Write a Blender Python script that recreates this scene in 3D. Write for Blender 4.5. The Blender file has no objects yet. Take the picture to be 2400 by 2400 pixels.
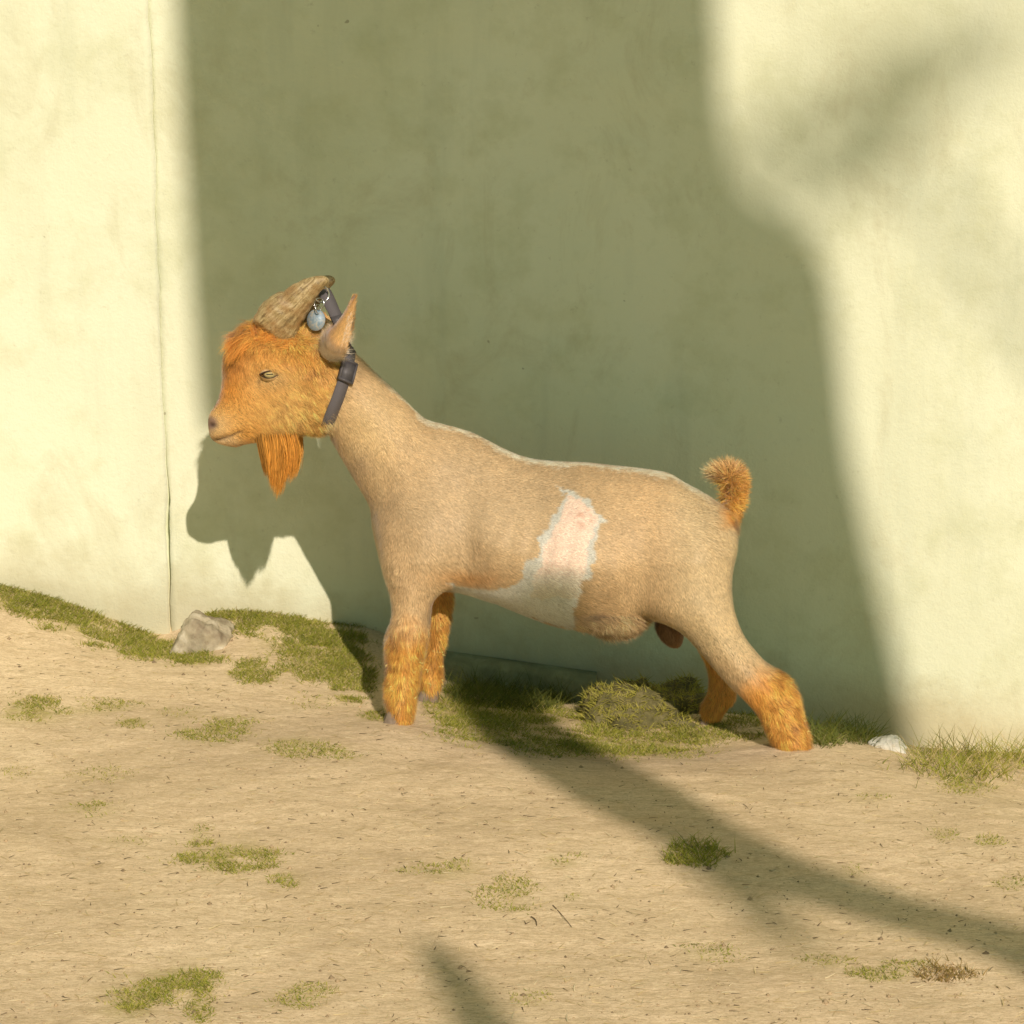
import bpy, math, random
import numpy as np
from mathutils import Vector
rng = np.random.default_rng(7); random.seed(7)
S = bpy.context.scene
R_ = math.radians

# ------------------------------------------------------------------ camera, sky, sun, exposure
PITCH, FPX, DIST, CAMZ = R_(15), 5549.0, 3.8, 1.31
CAM = np.array([0, -DIST*math.cos(PITCH), CAMZ])
cd = bpy.data.cameras.new('camera'); cam = bpy.data.objects.new('camera', cd); S.collection.objects.link(cam)
cam.location = CAM; cam.rotation_euler = (R_(90)-PITCH, 0, 0)
cd.sensor_width = 36; cd.lens = 36*FPX/2400; cd.clip_start = .05; cd.clip_end = 1000
S.camera = cam
SUN_EL, SUN_AZ = R_(33.8), R_(14)           # the sun stands behind the camera, to its right
w = bpy.data.worlds.new('World'); S.world = w; w.use_nodes = True
nt = w.node_tree; bg = nt.nodes['Background']
sky = nt.nodes.new('ShaderNodeTexSky'); sky.sky_type = 'NISHITA'; sky.sun_disc = False
sky.sun_elevation = SUN_EL; sky.sun_rotation = math.pi-SUN_AZ
sky.air_density = 1.0; sky.dust_density = 1.0; sky.ozone_density = 1.0
tint = nt.nodes.new('ShaderNodeMix'); tint.data_type = 'RGBA'; tint.blend_type = 'MULTIPLY'; tint.inputs[0].default_value = 1; tint.inputs[7].default_value = (.82, 1.17, .84, 1)
nt.links.new(sky.outputs[0], tint.inputs[6]); nt.links.new(tint.outputs[2], bg.inputs[0]); bg.inputs[1].default_value = .058
ld = bpy.data.lights.new('sun', 'SUN'); sun = bpy.data.objects.new('sun', ld); S.collection.objects.link(sun)
ld.energy = 5.0; ld.angle = R_(.5); ld.color = (1, .855, .745)
LDIR = np.array([-math.cos(SUN_EL)*math.sin(SUN_AZ), math.cos(SUN_EL)*math.cos(SUN_AZ), -math.sin(SUN_EL)])
sun.rotation_euler = Vector(LDIR).to_track_quat('-Z', 'Y').to_euler(); sun.location = (2, -8, 7)
S.view_settings.view_transform = 'Standard'; S.view_settings.look = 'None'
S.view_settings.exposure = -.34; S.view_settings.gamma = 1
S.render.engine = 'CYCLES'; S.cycles.max_bounces = 8

# ------------------------------------------------------------------ helpers
FW = np.array([0, math.cos(PITCH), -math.sin(PITCH)]); UP = np.array([0, math.sin(PITCH), math.cos(PITCH)]); RT = np.array([1., 0, 0])
def rays(uv):
    uv = np.atleast_2d(np.asarray(uv, float))
    return FW*FPX + RT*(uv[:, :1]-1200) + UP*(1200-uv[:, 1:2])
def at(uv, Y):                               # points of the upright plane y = Y
    d = rays(uv); return CAM + d*((Y-CAM[1])/d[:, 1])[:, None]
def side_px(p):                              # side-view survey grid of the goat's middle plane
    d = np.array([0, 0, 0.])-CAM
    q = np.stack([p[:, 0], 0*p[:, 0], p[:, 2]], 1)-CAM; z = q@FW
    return np.stack([1200+FPX*(q@RT)/z, 1200-FPX*(q@UP)/z], 1)
def mark_px(p):                              # where a mark on the flank shows from the viewer's side; the far flank mirrors it
    q = np.stack([p[:, 0], -np.abs(p[:, 1]), p[:, 2]], 1)-CAM; z = q@FW
    return np.stack([1200+FPX*(q@RT)/z, 1200-FPX*(q@UP)/z], 1)
def lin(r, g, b):
    return tuple(((c/255+.055)/1.055)**2.4 if c > 10 else c/255/12.92 for c in (r, g, b))

def mesh(name, V, faces, mat, parent=None, colors=None, smooth=False, sizes=None):
    """faces: (n,3) / (n,4) array, or a list of such arrays"""
    V = np.asarray(V, np.float32)
    me = bpy.data.meshes.new(name)
    if not isinstance(faces, list): faces = [faces]
    faces = [np.asarray(f, np.int32) for f in faces if len(f)]
    loops = np.concatenate([f.ravel() for f in faces]); tot = np.concatenate([np.full(len(f), f.shape[1], np.int32) for f in faces])
    me.vertices.add(len(V)); me.vertices.foreach_set('co', V.ravel())
    me.loops.add(len(loops)); me.loops.foreach_set('vertex_index', loops)
    me.polygons.add(len(tot)); me.polygons.foreach_set('loop_start', np.concatenate([[0], np.cumsum(tot)[:-1]]).astype(np.int32))
    me.polygons.foreach_set('loop_total', tot)
    if smooth: me.polygons.foreach_set('use_smooth', np.ones(len(tot), bool))
    if colors is not None:
        a = me.color_attributes.new('col', 'FLOAT_COLOR', 'POINT')
        a.data.foreach_set('color', np.concatenate([colors, np.ones((len(V), 1))], 1).astype(np.float32).ravel())
    me.update(); me.validate()
    if mat: me.materials.append(mat)
    o = bpy.data.objects.new(name, me); S.collection.objects.link(o)
    if parent: o.parent = parent
    return o
def tag(o, label=None, cat=None, group=None, kind=None):
    if label: o['label'] = label
    if cat: o['category'] = cat
    if group: o['group'] = group
    if kind: o['kind'] = kind
    return o
def empty(name, loc=(0, 0, 0)):
    o = bpy.data.objects.new(name, None); S.collection.objects.link(o); o.location = loc; o.empty_display_size = .05
    return o
def setloc(o, p):                            # move an object's origin to p, its mesh staying put
    p = np.asarray(p, float)
    if o.type == 'MESH':
        n = len(o.data.vertices); c = np.empty(n*3, np.float32); o.data.vertices.foreach_get('co', c)
        c = c.reshape(-1, 3)-p; o.data.vertices.foreach_set('co', c.astype(np.float32).ravel()); o.data.update()
    o.location = p
    return o

class NM:                                    # a small node-material builder
    def __init__(s, name):
        s.m = bpy.data.materials.new(name); s.m.use_nodes = True; s.t = s.m.node_tree; s.b = s.t.nodes['Principled BSDF']
    def n(s, k, **kw):
        x = s.t.nodes.new(k)
        for a, v in kw.items():
            if a.startswith('_'): x.inputs[a[1:].replace('_', ' ')].default_value = v
            else: setattr(x, a, v)
        return x
    def l(s, a, b): s.t.links.new(a, b)
    def pos(s, scale=(1, 1, 1)):
        g = s.n('ShaderNodeNewGeometry'); mp = s.n('ShaderNodeMapping'); mp.inputs['Scale'].default_value = scale
        s.l(g.outputs['Position'], mp.inputs[0]); return mp.outputs[0]
    def noise(s, vec, scale, detail=6, rough=.6, dist=0):
        x = s.n('ShaderNodeTexNoise'); x.inputs['Scale'].default_value = scale; x.inputs['Detail'].default_value = detail
        x.inputs['Roughness'].default_value = rough; x.inputs['Distortion'].default_value = dist
        s.l(vec, x.inputs['Vector']); return x.outputs[0]
    def ramp(s, fac, stops):
        r = s.n('ShaderNodeValToRGB'); e = r.color_ramp.elements
        while len(e) > 1: e.remove(e[-1])
        for i, (p, c) in enumerate(stops):
            x = e[0] if i == 0 else e.new(p)
            x.position = p; x.color = (*c, 1) if len(c) == 3 else c
        s.l(fac, r.inputs[0]); return r.outputs[0]
    def mix(s, fac, a, b, mode='MIX'):
        x = s.n('ShaderNodeMix', data_type='RGBA', blend_type=mode)
        for sock, v in ((x.inputs[0], fac), (x.inputs[6], a), (x.inputs[7], b)):
            if isinstance(v, (int, float)): sock.default_value = v
            elif isinstance(v, tuple): sock.default_value = (*v, 1)
            else: s.l(v, sock)
        return x.outputs[2]
    def math(s, op, a, b=None):
        x = s.n('ShaderNodeMath', operation=op)
        for i, v in enumerate((a, b)):
            if v is None: continue
            if isinstance(v, (int, float)): x.inputs[i].default_value = v
            else: s.l(v, x.inputs[i])
        return x.outputs[0]
    def col(s, c, rough=.8, spec=.3):
        if isinstance(c, tuple): s.b.inputs['Base Color'].default_value = (*c, 1)
        else: s.l(c, s.b.inputs['Base Color'])
        s.b.inputs['Roughness'].default_value = rough; s.b.inputs['Specular IOR Level'].default_value = spec
        return s
    def bump(s, h, dist, strength=1.0):
        x = s.n('ShaderNodeBump'); x.inputs['Distance'].default_value = dist; x.inputs['Strength'].default_value = strength
        if s.b.inputs['Normal'].is_linked: s.l(s.b.inputs['Normal'].links[0].from_socket, x.inputs['Normal'])
        s.l(h, x.inputs['Height']); s.l(x.outputs[0], s.b.inputs['Normal'])
        return s
    def attr(s): return s.n('ShaderNodeAttribute', attribute_name='col').outputs['Color']
    def translucent(s, c, f):
        tr = s.n('ShaderNodeBsdfTranslucent'); s.l(c, tr.inputs[0]); mx = s.n('ShaderNodeMixShader'); mx.inputs[0].default_value = f
        out = s.t.nodes['Material Output']; s.l(s.b.outputs[0], mx.inputs[1]); s.l(tr.outputs[0], mx.inputs[2]); s.l(mx.outputs[0], out.inputs[0])
        return s

def vnoise(p, scale, seed=0, octaves=3, gain=.5):
    """smooth value noise in 2D or 3D, about -1..1"""
    p = np.asarray(p, float)*scale; out = np.zeros(len(p)); amp = 1; D = p.shape[1]
    def h(i):
        n = np.full(len(i), seed*1013+17, np.int64)
        for k in range(D): n = (n*374761393 + i[:, k].astype(np.int64)*668265263 + 97*k) & 0x7fffffff; n = ((n ^ (n >> 13))*1274126177) & 0x7fffffff
        return (n & 0xffff)/32767.5-1
    for o in range(octaves):
        i = np.floor(p); f = p-i; f = f*f*(3-2*f); r = np.zeros(len(p))
        for c in range(2**D):
            off = np.array([(c >> k) & 1 for k in range(D)]); wgt = np.prod(np.where(off, f, 1-f), 1)
            r += wgt*h(i+off)
        out += amp*r; amp *= gain; p = p*2.03+11.7
    return out

def in_poly(P, poly):
    poly = np.asarray(poly, float); x, y = P[:, 0], P[:, 1]; r = np.zeros(len(P), bool)
    for (x0, y0), (x1, y1) in zip(poly, np.roll(poly, -1, 0)):
        c = ((y0 > y) != (y1 > y)) & (x < (x1-x0)*(y-y0)/((y1-y0) or 1e-9)+x0); r ^= c
    return r
def poly_sd(P, poly):                        # signed distance, positive inside
    poly = np.asarray(poly, float); d = np.full(len(P), 1e9)
    for a, b in zip(poly, np.roll(poly, -1, 0)):
        e = b-a; t = np.clip(((P-a)@e)/(e@e+1e-12), 0, 1); d = np.minimum(d, np.hypot(*(P-a-t[:, None]*e).T))
    return np.where(in_poly(P, poly), d, -d)
def line_d(P, pts):
    pts = np.asarray(pts, float); d = np.full(len(P), 1e9)
    for a, b in zip(pts[:-1], pts[1:]):
        e = b-a; t = np.clip(((P-a)@e)/(e@e+1e-12), 0, 1); d = np.minimum(d, np.hypot(*(P-a-t[:, None]*e).T))
    return d
def chaikin(p, n=2, closed=True):
    p = np.asarray(p, float)
    for _ in range(n):
        q = np.roll(p, -1, 0) if closed else p[1:]; a = p if closed else p[:-1]
        m = np.stack([.75*a+.25*q, .25*a+.75*q], 1).reshape(-1, p.shape[1])
        p = m if closed else np.concatenate([p[:1], m, p[-1:]])
    return p
def smoothstep(a, b, x):
    t = np.clip((x-a)/(b-a), 0, 1); return t*t*(3-2*t)
def tps_fit(xy, z):
    n = len(xy); d = np.linalg.norm(xy[:, None]-xy[None], axis=2); K = np.where(d > 0, d*d*np.log(d+1e-12), 0)+np.eye(n)*2e-4
    Pm = np.concatenate([np.ones((n, 1)), xy], 1); A = np.zeros((n+3, n+3)); A[:n, :n] = K; A[:n, n:] = Pm; A[n:, :n] = Pm.T
    return np.linalg.solve(A, np.concatenate([z, np.zeros(3)]))
def tps_eval(xy, c, w):
    out = np.empty(len(xy))
    for s in range(0, len(xy), 20000):
        q = xy[s:s+20000]; d2 = ((q[:, None]-c[None])**2).sum(2); K = np.where(d2 > 0, .5*d2*np.log(d2+1e-12), 0)
        out[s:s+20000] = K@w[:len(c)]+w[len(c)]+q@w[len(c)+1:]
    return out
def tube(pts, rad, seg=10, caps=True):
    """swept tube -> verts, list of face arrays"""
    pts = np.asarray(pts, float); n = len(pts); rad = np.broadcast_to(rad, (n,)) if np.ndim(rad) < 2 else rad
    T = np.gradient(pts, axis=0); T /= np.linalg.norm(T, axis=1)[:, None]+1e-12
    ref = np.array([0, 0, 1.]) if abs(T[0, 2]) < .9 else np.array([1., 0, 0])
    V = []
    u = np.cross(T[0], ref); u /= np.linalg.norm(u)
    for i in range(n):
        u = u-T[i]*(u@T[i]); u /= np.linalg.norm(u); v = np.cross(T[i], u)
        a = np.linspace(0, 2*np.pi, seg, endpoint=False)
        V.append(pts[i]+rad[i]*(np.cos(a)[:, None]*u+np.sin(a)[:, None]*v))
    V = np.concatenate(V); F = []
    j = np.arange(seg); k = (j+1) % seg
    for i in range(n-1): F.append(np.stack([i*seg+j, i*seg+k, (i+1)*seg+k, (i+1)*seg+j], 1))
    F = [np.concatenate(F)]
    if caps:
        V = np.concatenate([V, pts[:1], pts[-1:]]); m = n*seg
        F.append(np.concatenate([np.stack([k, j, np.full(seg, m)], 1), np.stack([(n-1)*seg+j, (n-1)*seg+k, np.full(seg, m+1)], 1)]))
    return V, F
def join(parts):
    V = []; Q = []; T = []; o = 0
    for v, fs in parts:
        V.append(v)
        for f in fs: (Q if f.shape[1] == 4 else T).append(f+o)
        o += len(v)
    return np.concatenate(V), [np.concatenate(x) for x in (Q, T) if x]
def box(c, s, rot=None):
    a = np.array([[x, y, z] for x in (-.5, .5) for y in (-.5, .5) for z in (-.5, .5)])*s
    if rot is not None: a = a@np.asarray(rot).T
    return a+c, [np.array([[0, 1, 3, 2], [4, 6, 7, 5], [0, 4, 5, 1], [2, 3, 7, 6], [0, 2, 6, 4], [1, 5, 7, 3]])]

def surface_nets(v, org, h):
    inside = v < 0; nx, ny, nz = v.shape
    c = np.zeros((nx-1, ny-1, nz-1), np.int8)
    for a in (0, 1):
        for b in (0, 1):
            for d in (0, 1): c += inside[a:nx-1+a, b:ny-1+b, d:nz-1+d]
    act = (c > 0) & (c < 8); I = np.argwhere(act); idx = np.full(act.shape, -1, np.int32); idx[act] = np.arange(len(I))
    cor = {(a, b, d): v[I[:, 0]+a, I[:, 1]+b, I[:, 2]+d] for a in (0, 1) for b in (0, 1) for d in (0, 1)}
    acc = np.zeros((len(I), 3)); cnt = np.zeros(len(I))
    for p in cor:
        for ax in range(3):
            if p[ax] == 1: continue
            q = tuple(1 if k == ax else p[k] for k in range(3)); va, vb = cor[p], cor[q]; m = (va < 0) != (vb < 0)
            t = va/(va-vb+1e-20*(va == vb)); pt = np.array(p, float)[None].repeat(len(I), 0); pt[:, ax] = t
            acc[m] += pt[m]; cnt[m] += 1
    V = org+(I+acc/cnt[:, None])*h; F = []
    for ax in range(3):
        o1, o2 = [(1, 2), (2, 0), (0, 1)][ax]
        sl0 = [slice(None)]*3; sl1 = [slice(None)]*3; sl0[ax] = slice(0, -1); sl1[ax] = slice(1, None)
        ch = inside[tuple(sl0)] != inside[tuple(sl1)]; E = np.argwhere(ch); s = inside[tuple(sl0)][ch]
        ok = (E[:, o1] > 0) & (E[:, o2] > 0) & (E[:, o1] < v.shape[o1]-1) & (E[:, o2] < v.shape[o2]-1); E = E[ok]; s = s[ok]
        q = []
        for da, db in ((1, 1), (0, 1), (0, 0), (1, 0)):
            e = E.copy(); e[:, o1] -= da; e[:, o2] -= db; q.append(idx[e[:, 0], e[:, 1], e[:, 2]])
        q = np.stack(q, 1); q[~s] = q[~s][:, ::-1]; F.append(q)
    return V, np.concatenate(F)
def laplace(V, F, it, lam=.5):
    e = np.concatenate([F[:, [0, 1]], F[:, [1, 2]], F[:, [2, 3]], F[:, [3, 0]]]); n = len(V)
    e = np.concatenate([e, e[:, ::-1]]); deg = np.bincount(e[:, 0], minlength=n)[:, None]+1e-9
    for k in range(it):
        A = np.stack([np.bincount(e[:, 0], V[e[:, 1], c], n) for c in range(3)], 1)/deg
        V = V+lam*(A-V)*(1 if k % 2 == 0 else -.9 if it > 3 else 1)
    return V
def vnormals(V, F):
    n = np.cross(V[F[:, 2]]-V[F[:, 0]], V[F[:, 3]]-V[F[:, 1]]); N = np.zeros_like(V)
    for k in range(4):
        for c in range(3): N[:, c] += np.bincount(F[:, k], n[:, c], len(V))
    return N/(np.linalg.norm(N, axis=1)[:, None]+1e-12)

def strands(root, nrm, d0, d1, L, wid, col, seg=2, tipcol=None):
    """tapered hair / grass ribbons as real triangles"""
    N = len(root); side = np.cross(d1, nrm); side /= np.linalg.norm(side, axis=1)[:, None]+1e-9
    rows = []; cols = []
    for k in range(seg+1):
        t = k/seg; c = root+L[:, None]*((t-t*t/2)*d0+t*t/2*d1)
        cc = col if tipcol is None else col*(1-t)+tipcol*t
        if k < seg:
            hw = (wid*(1-t**1.6)*.5)[:, None]; rows += [c-side*hw, c+side*hw]; cols += [cc, cc]
        else: rows.append(c); cols.append(cc)
    per = 2*seg+1; V = np.stack(rows, 1).reshape(-1, 3); C = np.stack(cols, 1).reshape(-1, 3)
    b = (np.arange(N)*per)[:, None]
    Q = [b+np.array([[2*k, 2*k+1, 2*k+3, 2*k+2]]) for k in range(seg-1)]
    T = b+np.array([[2*seg-2, 2*seg-1, 2*seg]])
    return V, ([np.concatenate(Q)] if Q else [])+[T], C

# ------------------------------------------------------------------ materials
def stucco():
    m = NM('cream_stucco'); p = m.pos(); pv = m.pos((1, 1, .35))
    a = m.noise(pv, 2.2, 5, .55, .4); b = m.noise(p, 9, 6, .65); c = m.noise(p, 240, 3, .6); s = m.noise(m.pos((1, 1, .12)), 14, 5, .6)
    col = m.ramp(a, [(.3, (.67, .69, .485)), (.5, (.74, .765, .56)), (.72, (.775, .80, .61))])
    col = m.mix(m.ramp(b, [(.50, (0, 0, 0)), (.72, (.55, .55, .55))]), col, (.58, .60, .38), 'MIX')
    col = m.mix(m.ramp(s, [(.52, (0, 0, 0)), (.75, (.35, .35, .35))]), col, (.53, .57, .42), 'MIX')
    fine = m.noise(p, 55, 8, .75); col = m.mix(m.ramp(fine, [(.60, (0, 0, 0)), (.74, (.45, .45, .45))]), col, (.45, .44, .29))
    spk = m.noise(p, 38, 2, .5); col = m.mix(m.ramp(spk, [(.785, (0, 0, 0)), (.81, (.6, .6, .6))]), col, (.28, .25, .16))
    sc_ = m.noise(m.pos((1, 1, .6)), 5.5, 9, .72, .8); col = m.mix(m.ramp(sc_, [(.53, (0, 0, 0)), (.70, (.55, .55, .55))]), col, (.57, .55, .36))
    # damp, dirty band above the soil
    g = m.n('ShaderNodeSeparateXYZ'); m.l(p, g.inputs[0])
    hgt = m.math('ADD', m.math('ADD', g.outputs[2], m.math('MULTIPLY', g.outputs[0], .16)), m.math('MULTIPLY', b, -.16))
    damp = m.ramp(m.math('MULTIPLY', m.math('ADD', hgt, .15), 4.0), [(.08, (.6, .6, .6)), (.46, (0, 0, 0))])
    col = m.mix(damp, col, (.50, .43, .26))
    m.col(col, .9, .15); m.bump(c, .0012, .55); m.bump(b, .006, .5); m.bump(m.noise(p, 90, 4, .6), .0015, .5)
    return m.m
def soil():
    m = NM('dry_soil'); p = m.pos(); st = m.pos((.35, 1.6, 1))
    a = m.noise(p, 2.9, 7, .66, .6); b = m.noise(st, 26, 6, .7, .6); c = m.noise(p, 320, 4, .7)
    col = m.ramp(a, [(.3, (.57, .435, .27)), (.5, (.76, .59, .375)), (.7, (.84, .67, .435))])
    col = m.mix(m.ramp(b, [(.35, (.35, .35, .35)), (.55, (0, 0, 0))]), col, (.54, .41, .225))
    col = m.mix(m.ramp(m.noise(st, 60, 5, .7), [(.56, (0, 0, 0)), (.72, (.5, .5, .5))]), col, (.80, .66, .42))
    col = m.mix(m.ramp(c, [(.3, (.5, .5, .5)), (.5, (0, 0, 0))]), col, (.43, .32, .18))
    col = m.mix(m.math('MULTIPLY', m.attr(), m.math('MULTIPLY', m.noise(p, 70, 4, .6), 1.5)), col, (.34, .30, .07))
    st2 = m.pos((.22, 1.0, 1)); fi = m.noise(st2, 420, 3, .75, .3); me_ = m.noise(st2, 105, 5, .75, .5)
    col = m.mix(m.ramp(fi, [(.38, (.5, .5, .5)), (.52, (0, 0, 0))]), col, (.42, .31, .17)); col = m.mix(m.ramp(fi, [(.56, (0, 0, 0)), (.68, (.45, .45, .45))]), col, (.90, .76, .52))
    col = m.mix(m.ramp(me_, [(.36, (.4, .4, .4)), (.47, (0, 0, 0))]), col, (.44, .33, .18))
    m.col(col, .95, .1); m.bump(c, .0015, .6); m.bump(me_, .003, .5); m.bump(m.noise(p, 85, 5, .7), .003, .5); m.bump(fi, .0012, .5)
    return m.m
def attr_mat(name, rough=.6, spec=.25, tr=0, sheen=0):
    m = NM(name); a = m.attr(); m.col(a, rough, spec)
    if sheen: m.b.inputs['Sheen Weight'].default_value = sheen; m.b.inputs['Sheen Roughness'].default_value = .35
    if tr: m.translucent(a, tr)
    return m.m
def plain(name, c, rough=.6, spec=.3, metal=0, bump=None):
    m = NM(name)
    p = m.pos(); n = m.noise(p, 120, 5, .6); m.col(m.mix(m.ramp(n, [(.35, (0, 0, 0)), (.7, (1, 1, 1))]), tuple(x*.8 for x in c), tuple(min(1, x*1.15) for x in c)), rough, spec)
    m.b.inputs['Metallic'].default_value = metal
    if bump: m.bump(m.noise(p, bump[0], 4, .6), bump[1])
    return m.m
def horn_mat():
    m = NM('horn'); tc = m.n('ShaderNodeTexCoord').outputs['Object']
    mp = m.n('ShaderNodeMapping'); mp.inputs['Rotation'].default_value = (0, R_(42), 0); m.l(tc, mp.inputs[0])
    st = m.n('ShaderNodeMapping'); st.inputs['Scale'].default_value = (.16, 1, 1); m.l(mp.outputs[0], st.inputs[0])
    a = m.noise(st.outputs[0], 170, 7, .62, 1.2); b = m.noise(tc, 42, 4, .6); cr = m.noise(mp.outputs[0], 230, 3, .7, 2.0)
    col = m.ramp(a, [(.36, (.17, .115, .047)), (.5, (.34, .25, .11)), (.66, (.53, .41, .215))])
    col = m.mix(m.ramp(b, [(.42, (0, 0, 0)), (.66, (.75, .75, .75))]), col, (.33, .19, .075))
    col = m.mix(m.ramp(cr, [(.36, (.8, .8, .8)), (.44, (0, 0, 0))]), col, (.12, .08, .035))
    m.col(col, .5, .35); m.bump(a, .0007, .7); m.bump(cr, .0006, .6); return m.m
def stone_mat(name, c0, c1, c2, sc=30):
    m = NM(name); p = m.pos(); a = m.noise(p, sc, 7, .65, .3); b = m.noise(p, sc*7, 4, .6)
    col = m.ramp(a, [(.32, c0), (.5, c1), (.68, c2)]); col = m.mix(m.ramp(b, [(.3, (.5, .5, .5)), (.5, (0, 0, 0))]), col, c0)
    m.col(col, .92, .2); m.bump(a, .01, .6); m.bump(b, .002, .7); return m.m
M_wall, M_soil = stucco(), soil()
M_coat = attr_mat('goat_coat_hair', .5, .25, .15, .6); M_skin = attr_mat('goat_skin', .7, .2)
M_grass = attr_mat('grass_blade', .6, .25, .3); M_straw = attr_mat('dry_straw', .7, .2, .1)
M_horn = horn_mat()
M_web = None

# ------------------------------------------------------------------ ground
WY = .38                                     # front face of the wall; its older left end stands 20 mm proud
g_px = [(0, 1385, .36), (190, 1430, .36), (310, 1478, .36), (404, 1495, .36), (470, 1440, .38), (560, 1432, .38), (680, 1445, .38), (800, 1462, .38), (900, 1480, .38),
        (1070, 1590, .36), (1370, 1640, .36), (1550, 1660, .38), (1750, 1690, .38), (1930, 1715, .38), (2110, 1750, .38), (2400, 1770, .38),
        (945, 1690, -.08), (1010, 1640, .08), (1860, 1750, -.08), (1680, 1690, .08),
        (1400, 1765, -.10), (2060, 1752, -.02), (2250, 1785, .02), (2400, 1812, .03), (1620, 1745, -.02), (1250, 1700, .04), (2060, 1790, -.16), (2400, 1870, -.16), (1600, 1790, -.18),
        (0, 1470, .24), (250, 1535, .20), (500, 1575, .14), (700, 1610, .08), (850, 1660, 0)]
g_xyz = np.array([at((u, v), Y)[0] for u, v, Y in g_px])
g_fl = np.array([(-.82, -.12, .004), (-.6, -.3, 0), (0, -.3, .0), (.4, -.35, -.018), (.75, -.4, -.03), (-.7, -.7, 0), (0, -.7, 0), (.6, -.7, -.012), (-.7, -1.15, 0), (0, -1.15, 0), (.7, -1.15, 0), (0, -1.5, 0),
                 (-1.2, .3, .15), (1.2, .3, -.22), (-1.2, -.2, .03), (1.2, -.2, -.07), (1.2, -1.0, -.01)])
g_all = np.concatenate([g_xyz, g_fl]); g_w = tps_fit(g_all[:, :2], g_all[:, 2])
def ground_z(xy, fine=True):
    q = np.stack([np.clip(xy[:, 0], -1.25, 1.25), np.clip(xy[:, 1], -1.6, .4)], 1)
    z = tps_eval(q, g_all[:, :2], g_w)
    if fine:
        xa = xy*np.array([.7, 1.3])
        z = z+.005*vnoise(xa, 4, 3, 2)+.0018*vnoise(xa, 15, 5)+.0007*vnoise(xa, 60, 6)+.0006*vnoise(xy, 170, 8, 2)
    return z
def on_ground(uv):
    d = rays(uv); z = np.zeros(len(d))
    t = (z-CAM[2])/d[:, 2]
    for _ in range(14):
        p = CAM+d*t[:, None]; p[:, 1] = np.minimum(p[:, 1], .379); zz = ground_z(p[:, :2])
        t = .5*t+.5*(zz-CAM[2])/d[:, 2]
    p = CAM+d*t[:, None]; p[:, 2] = ground_z(p[:, :2]); return p
def axis_pts(lo, hi, step, far, grow=1.25):
    c = list(np.arange(lo, hi+step/2, step)); s = step; x = lo; L = []
    while x > -far: s *= grow; x -= s; L.append(x)
    s = step; x = c[-1]; Rr = []
    while x < far: s *= grow; x += s; Rr.append(x)
    return np.array(L[::-1]+c+Rr)
gx = axis_pts(-1.15, 1.15, .006, 300); gy = axis_pts(-1.35, .40, .006, 300); 
GX, GY = np.meshgrid(gx, gy, indexing='ij'); gxy = np.stack([GX.ravel(), GY.ravel()], 1)
gV = np.concatenate([gxy, ground_z(gxy)[:, None]], 1); a, b = len(gx), len(gy)
ii, jj = np.meshgrid(np.arange(a-1), np.arange(b-1), indexing='ij'); q = (ii*b+jj).ravel()
gF = np.stack([q, q+b, q+b+1, q+1], 1)
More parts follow.
